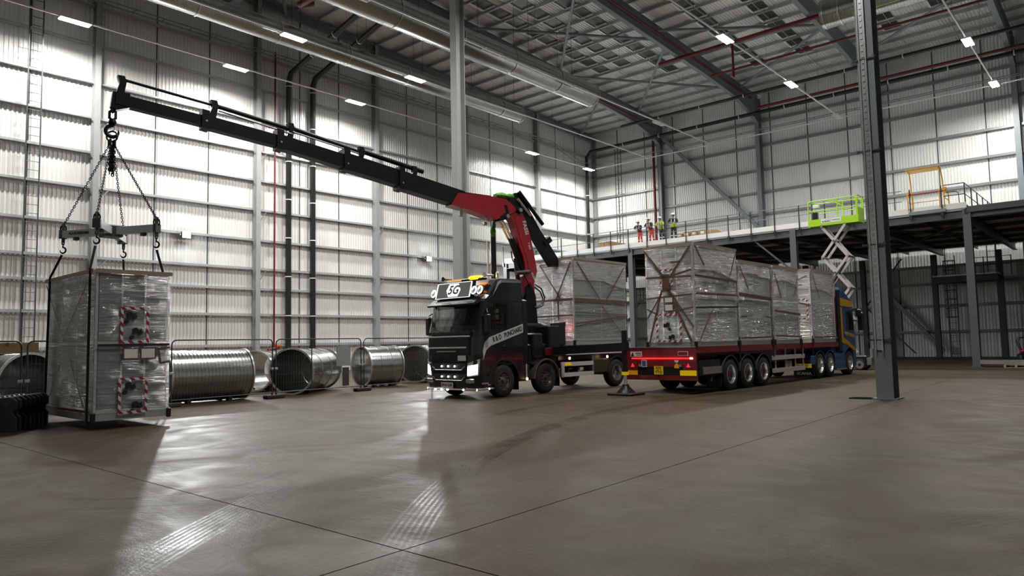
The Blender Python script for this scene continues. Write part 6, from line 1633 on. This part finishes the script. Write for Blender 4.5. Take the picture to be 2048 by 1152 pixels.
obj('outlet', MB().cyl((0.2, -0.1, 0.5), (0.35, -0.1, 0.5), 0.08, 10).cyl((0.0, -0.7, 0.35), (0.0, -0.2, 0.45), 0.1, 10), M['red_pipe'], t)

# ------------------------------------------------------------------ temporary fence
def fence_panel(p0, p1, label, signs=False, post=None):
    p0 = Vector((*p0, 0)); p1 = Vector((*p1, 0)); d = p1 - p0; ln = d.length
    t = empty('mesh_fence', p0, atan2(d.y, d.x)); tag(t, label, 'fence', 'temporary mesh fence panels')
    h = 1.97; c = 0.14
    pts = [(0, 0, 0.12), (0, 0, h - c)] + [(c - c*cos(a), 0, h - c + c*sin(a)) for a in (pi/6, pi/3, pi/2)] + [(ln - c, 0, h)] + [(ln - c + c*sin(a), 0, h - c + c*cos(a)) for a in (pi/6, pi/3, pi/2)] + [(ln, 0, 0.12)]
    obj('frame', MB().tube(pts, 0.021, 7), M['fence_tube'], t, smooth=True)
    obj('bottom_rail', MB().cyl((0, 0, 0.2), (ln, 0, 0.2), 0.019, 6), M['fence_tube'], t)
    if post: obj('mid_post', MB().cyl((post, 0, 0.2), (post, 0, h), 0.019, 6), M['fence_tube'], t)
    mb = MB(); n = int(ln / 0.10)
    for k in range(1, n):
        x = ln * k / n; mb.bar((x, 0, 0.2), (x, 0, h), 0.0035, 0.0035)
    for z in (0.5, 0.8, 1.1, 1.4, 1.7):
        mb.bar((0, 0, z), (ln, 0, z), 0.0035, 0.0035)
    o = obj('mesh_infill', mb, M['mesh_wire'], t); o['kind'] = 'stuff'
    for x in (0.01, ln - 0.01):
        obj('clamp', MB().cbox(x - 0.05, x + 0.05, -0.03, 0.03, 0.95, 1.03, 0.01), M['galv'], t)
    return t
JP = [(-19.9, 1.95), (-20.80, 5.40), (-21.66, 9.28), (-22.00, 12.88), (-22.28, 16.70), (-22.50, 20.45)]
fl = ['mesh fence panel at the picture edge in front of the dark open duct', 'mesh fence panel behind the hanging unit', 'mesh fence panel in front of the ribbed duct beside the hanging unit', 'mesh fence panel with sign board and middle post', 'mesh fence panel closest to the dark cab']
for k in range(5):
    a = Vector(JP[k]); b = Vector(JP[k+1]); u = (b - a).normalized()
    fp_ = fence_panel(a + u*0.07, b - u*0.07, fl[k], post=1.45 if k == 3 else None)
fd = ['at the picture edge beside the stacked feet', 'hidden behind the hanging unit', 'beside the ribbed duct end', 'between the signed panel and the cab panel']
for k in range(1, 5):
    a = Vector(JP[k-1]); b = Vector(JP[k]); ang = atan2(b.y - a.y, b.x - a.x)
    t = empty('fence_weight', (JP[k][0], JP[k][1], 0), ang); tag(t, 'black rubber fence foot ' + fd[k-1], 'fence foot', 'fence feet under the panel joints')
    obj('rubber_body', MB().cbox(-0.36, 0.36, -0.12, 0.12, 0, 0.13, 0.025), M['black_matt'], t)
    obj('socket', MB().lathe([(0.032, 0), (0.032, 0.06), (0.026, 0.06), (0.026, 0.0)], (0.08, 0, 0.12), (0, 0, 1), 10).lathe([(0.032, 0), (0.032, 0.06), (0.026, 0.06), (0.026, 0.0)], (-0.08, 0, 0.12), (0, 0, 1), 10), M['fence_tube'], t)
def board(x0, x1, z0, z1, mat, label, off):
    a = Vector((-22.02, 12.95)); b = Vector((-22.26, 16.63)); u = (b - a).normalized()
    t = empty('sign_board', (a.x + u.x*x0, a.y + u.y*x0, z0), atan2(u.y, u.x)); tag(t, label, 'sign board')
    obj('board', MB().box(0, x1 - x0, off, off + 0.012, 0, z1 - z0), mat, t)
    obj('cable_tie', MB().box(0.03, 0.06, off - 0.01, off + 0.03, z1 - z0 - 0.05, z1 - z0 - 0.03).box(x1 - x0 - 0.06, x1 - x0 - 0.03, off - 0.01, off + 0.03, z1 - z0 - 0.05, z1 - z0 - 0.03), M['black'], t)
board(2.50, 3.15, 0.98, 1.72, M['steel_pale'], 'plain grey sign board tied high on the mesh fence', -0.035)
board(2.78, 3.08, 0.25, 0.92, M['steel_dark'], 'dark narrow board tied low on the mesh fence', -0.035)

# black fence feet stood on edge in a row at the picture edge
proto = None
for r_ in range(2):
    for k in range(9):
        x = -18.3 - 0.18 * k - 0.06 * r_; y = 3.95 + 0.135 * k + 0.52 * r_
        if r_ and k == 8: continue
        if proto is None:
            proto = empty('rubber_block', (x, y, 0), 2.5)
            obj('rubber_body', MB().prism([(-0.19, 0.0), (0.19, 0.0), (0.19, 0.30), (0.13, 0.36), (0.13, 0.44), (0.19, 0.50), (0.19, 0.66), (0.10, 0.74), (-0.10, 0.74), (-0.19, 0.66), (-0.19, 0.50), (-0.13, 0.44), (-0.13, 0.36), (-0.19, 0.30)], 'x', -0.045, 0.045), M['block_navy'] if 'block_navy' in M else M['black_matt'], proto)
            obj('hole_insert', MB().cyl((-0.05, 0, 0.60), (0.05, 0, 0.60), 0.035, 8), M['steel_dark'], proto)
            o = proto
        else:
            o = proto.copy(); COL.objects.link(o); o.location = (x, y, 0)
            o.rotation_euler = (0, 0, 2.5 + 0.05 * ((k * 7 + r_ * 3) % 5 - 2))
            for ch in list(proto.children):
                c = ch.copy(); COL.objects.link(c); c.parent = o
        tag(o, 'black rubber block standing on edge in the row at the picture edge', 'rubber block', 'black rubber blocks stood in a row')

# ------------------------------------------------------------------ steel on pallets and cleaning machine at the far side
t = empty('steel_bundle', (-6.3, 43.0, 0.16)); tag(t, 'bundle of galvanised steel sections lying on pallets beside the deck post', 'steel sections')
for k in range(4):
    obj('section', MB().prism([(0.0, 0), (0.2, 0), (0.2, 0.03), (0.03, 0.03), (0.03, 0.17), (0.2, 0.17), (0.2, 0.2), (0.0, 0.2)], 'x', -0.12 * (k % 2), 5.2), M['galv'], t, loc=(0, -0.45 + 0.23 * k, 0))
for px_, lb_ in ((-4.9, 'timber pallet under the end of the steel sections, nearer the deck post'), (-2.6, 'timber pallet under the middle of the steel sections, outside the picture')):
    t = empty('pallet', (px_, 43.0, 0)); tag(t, lb_, 'pallet', 'pallets under the steel sections')
    for k in range(5):
        obj('deck_board', MB().box(-0.5, 0.5, -0.58 + 0.25*k, -0.44 + 0.25*k, 0.12, 0.145), M['wood'], t)
    for k in (-0.45, 0, 0.45):
        obj('bearer', MB().box(k - 0.05, k + 0.05, -0.58, 0.58, 0.02, 0.12), M['wood'], t)
    for k in (-0.53, 0, 0.53):
        obj('bottom_board', MB().box(-0.5, 0.5, k - 0.05, k + 0.05, 0.0, 0.02), M['wood'], t)
t = empty('floor_cleaner', (-5.0, 49.5, 0), 0.3); tag(t, 'small black and magenta floor cleaning machine at the picture edge', 'cleaning machine')
obj('body', MB().cbox(-0.6, 0.6, -0.4, 0.4, 0.12, 0.55, 0.1), M['black'], t)
obj('hood', MB().cbox(-0.5, 0.5, -0.34, 0.34, 0.55, 0.78, 0.1), M['pink_machine'], t)
obj('handle', MB().tube([(-0.45, -0.2, 0.7), (-0.6, -0.2, 1.2), (-0.5, -0.2, 1.4), (-0.3, -0.2, 1.42), (-0.3, 0.2, 1.42), (-0.5, 0.2, 1.4), (-0.6, 0.2, 1.2), (-0.45, 0.2, 0.7)], 0.03, 7), M['black'], t, smooth=True)
for sx in (-0.4, 0.4):
    for sy in (-0.36, 0.36):
        obj('wheel', MB().lathe([(0.0, -0.04), (0.13, -0.04), (0.14, 0), (0.13, 0.04), (0, 0.04)], (sx, sy, 0.14), (0, 1, 0), 16), M['rubber'], t)
obj('lamp', MB().cbox(-0.25, -0.05, -0.42, -0.39, 0.3, 0.4, 0.01), M['plate_w'], t)
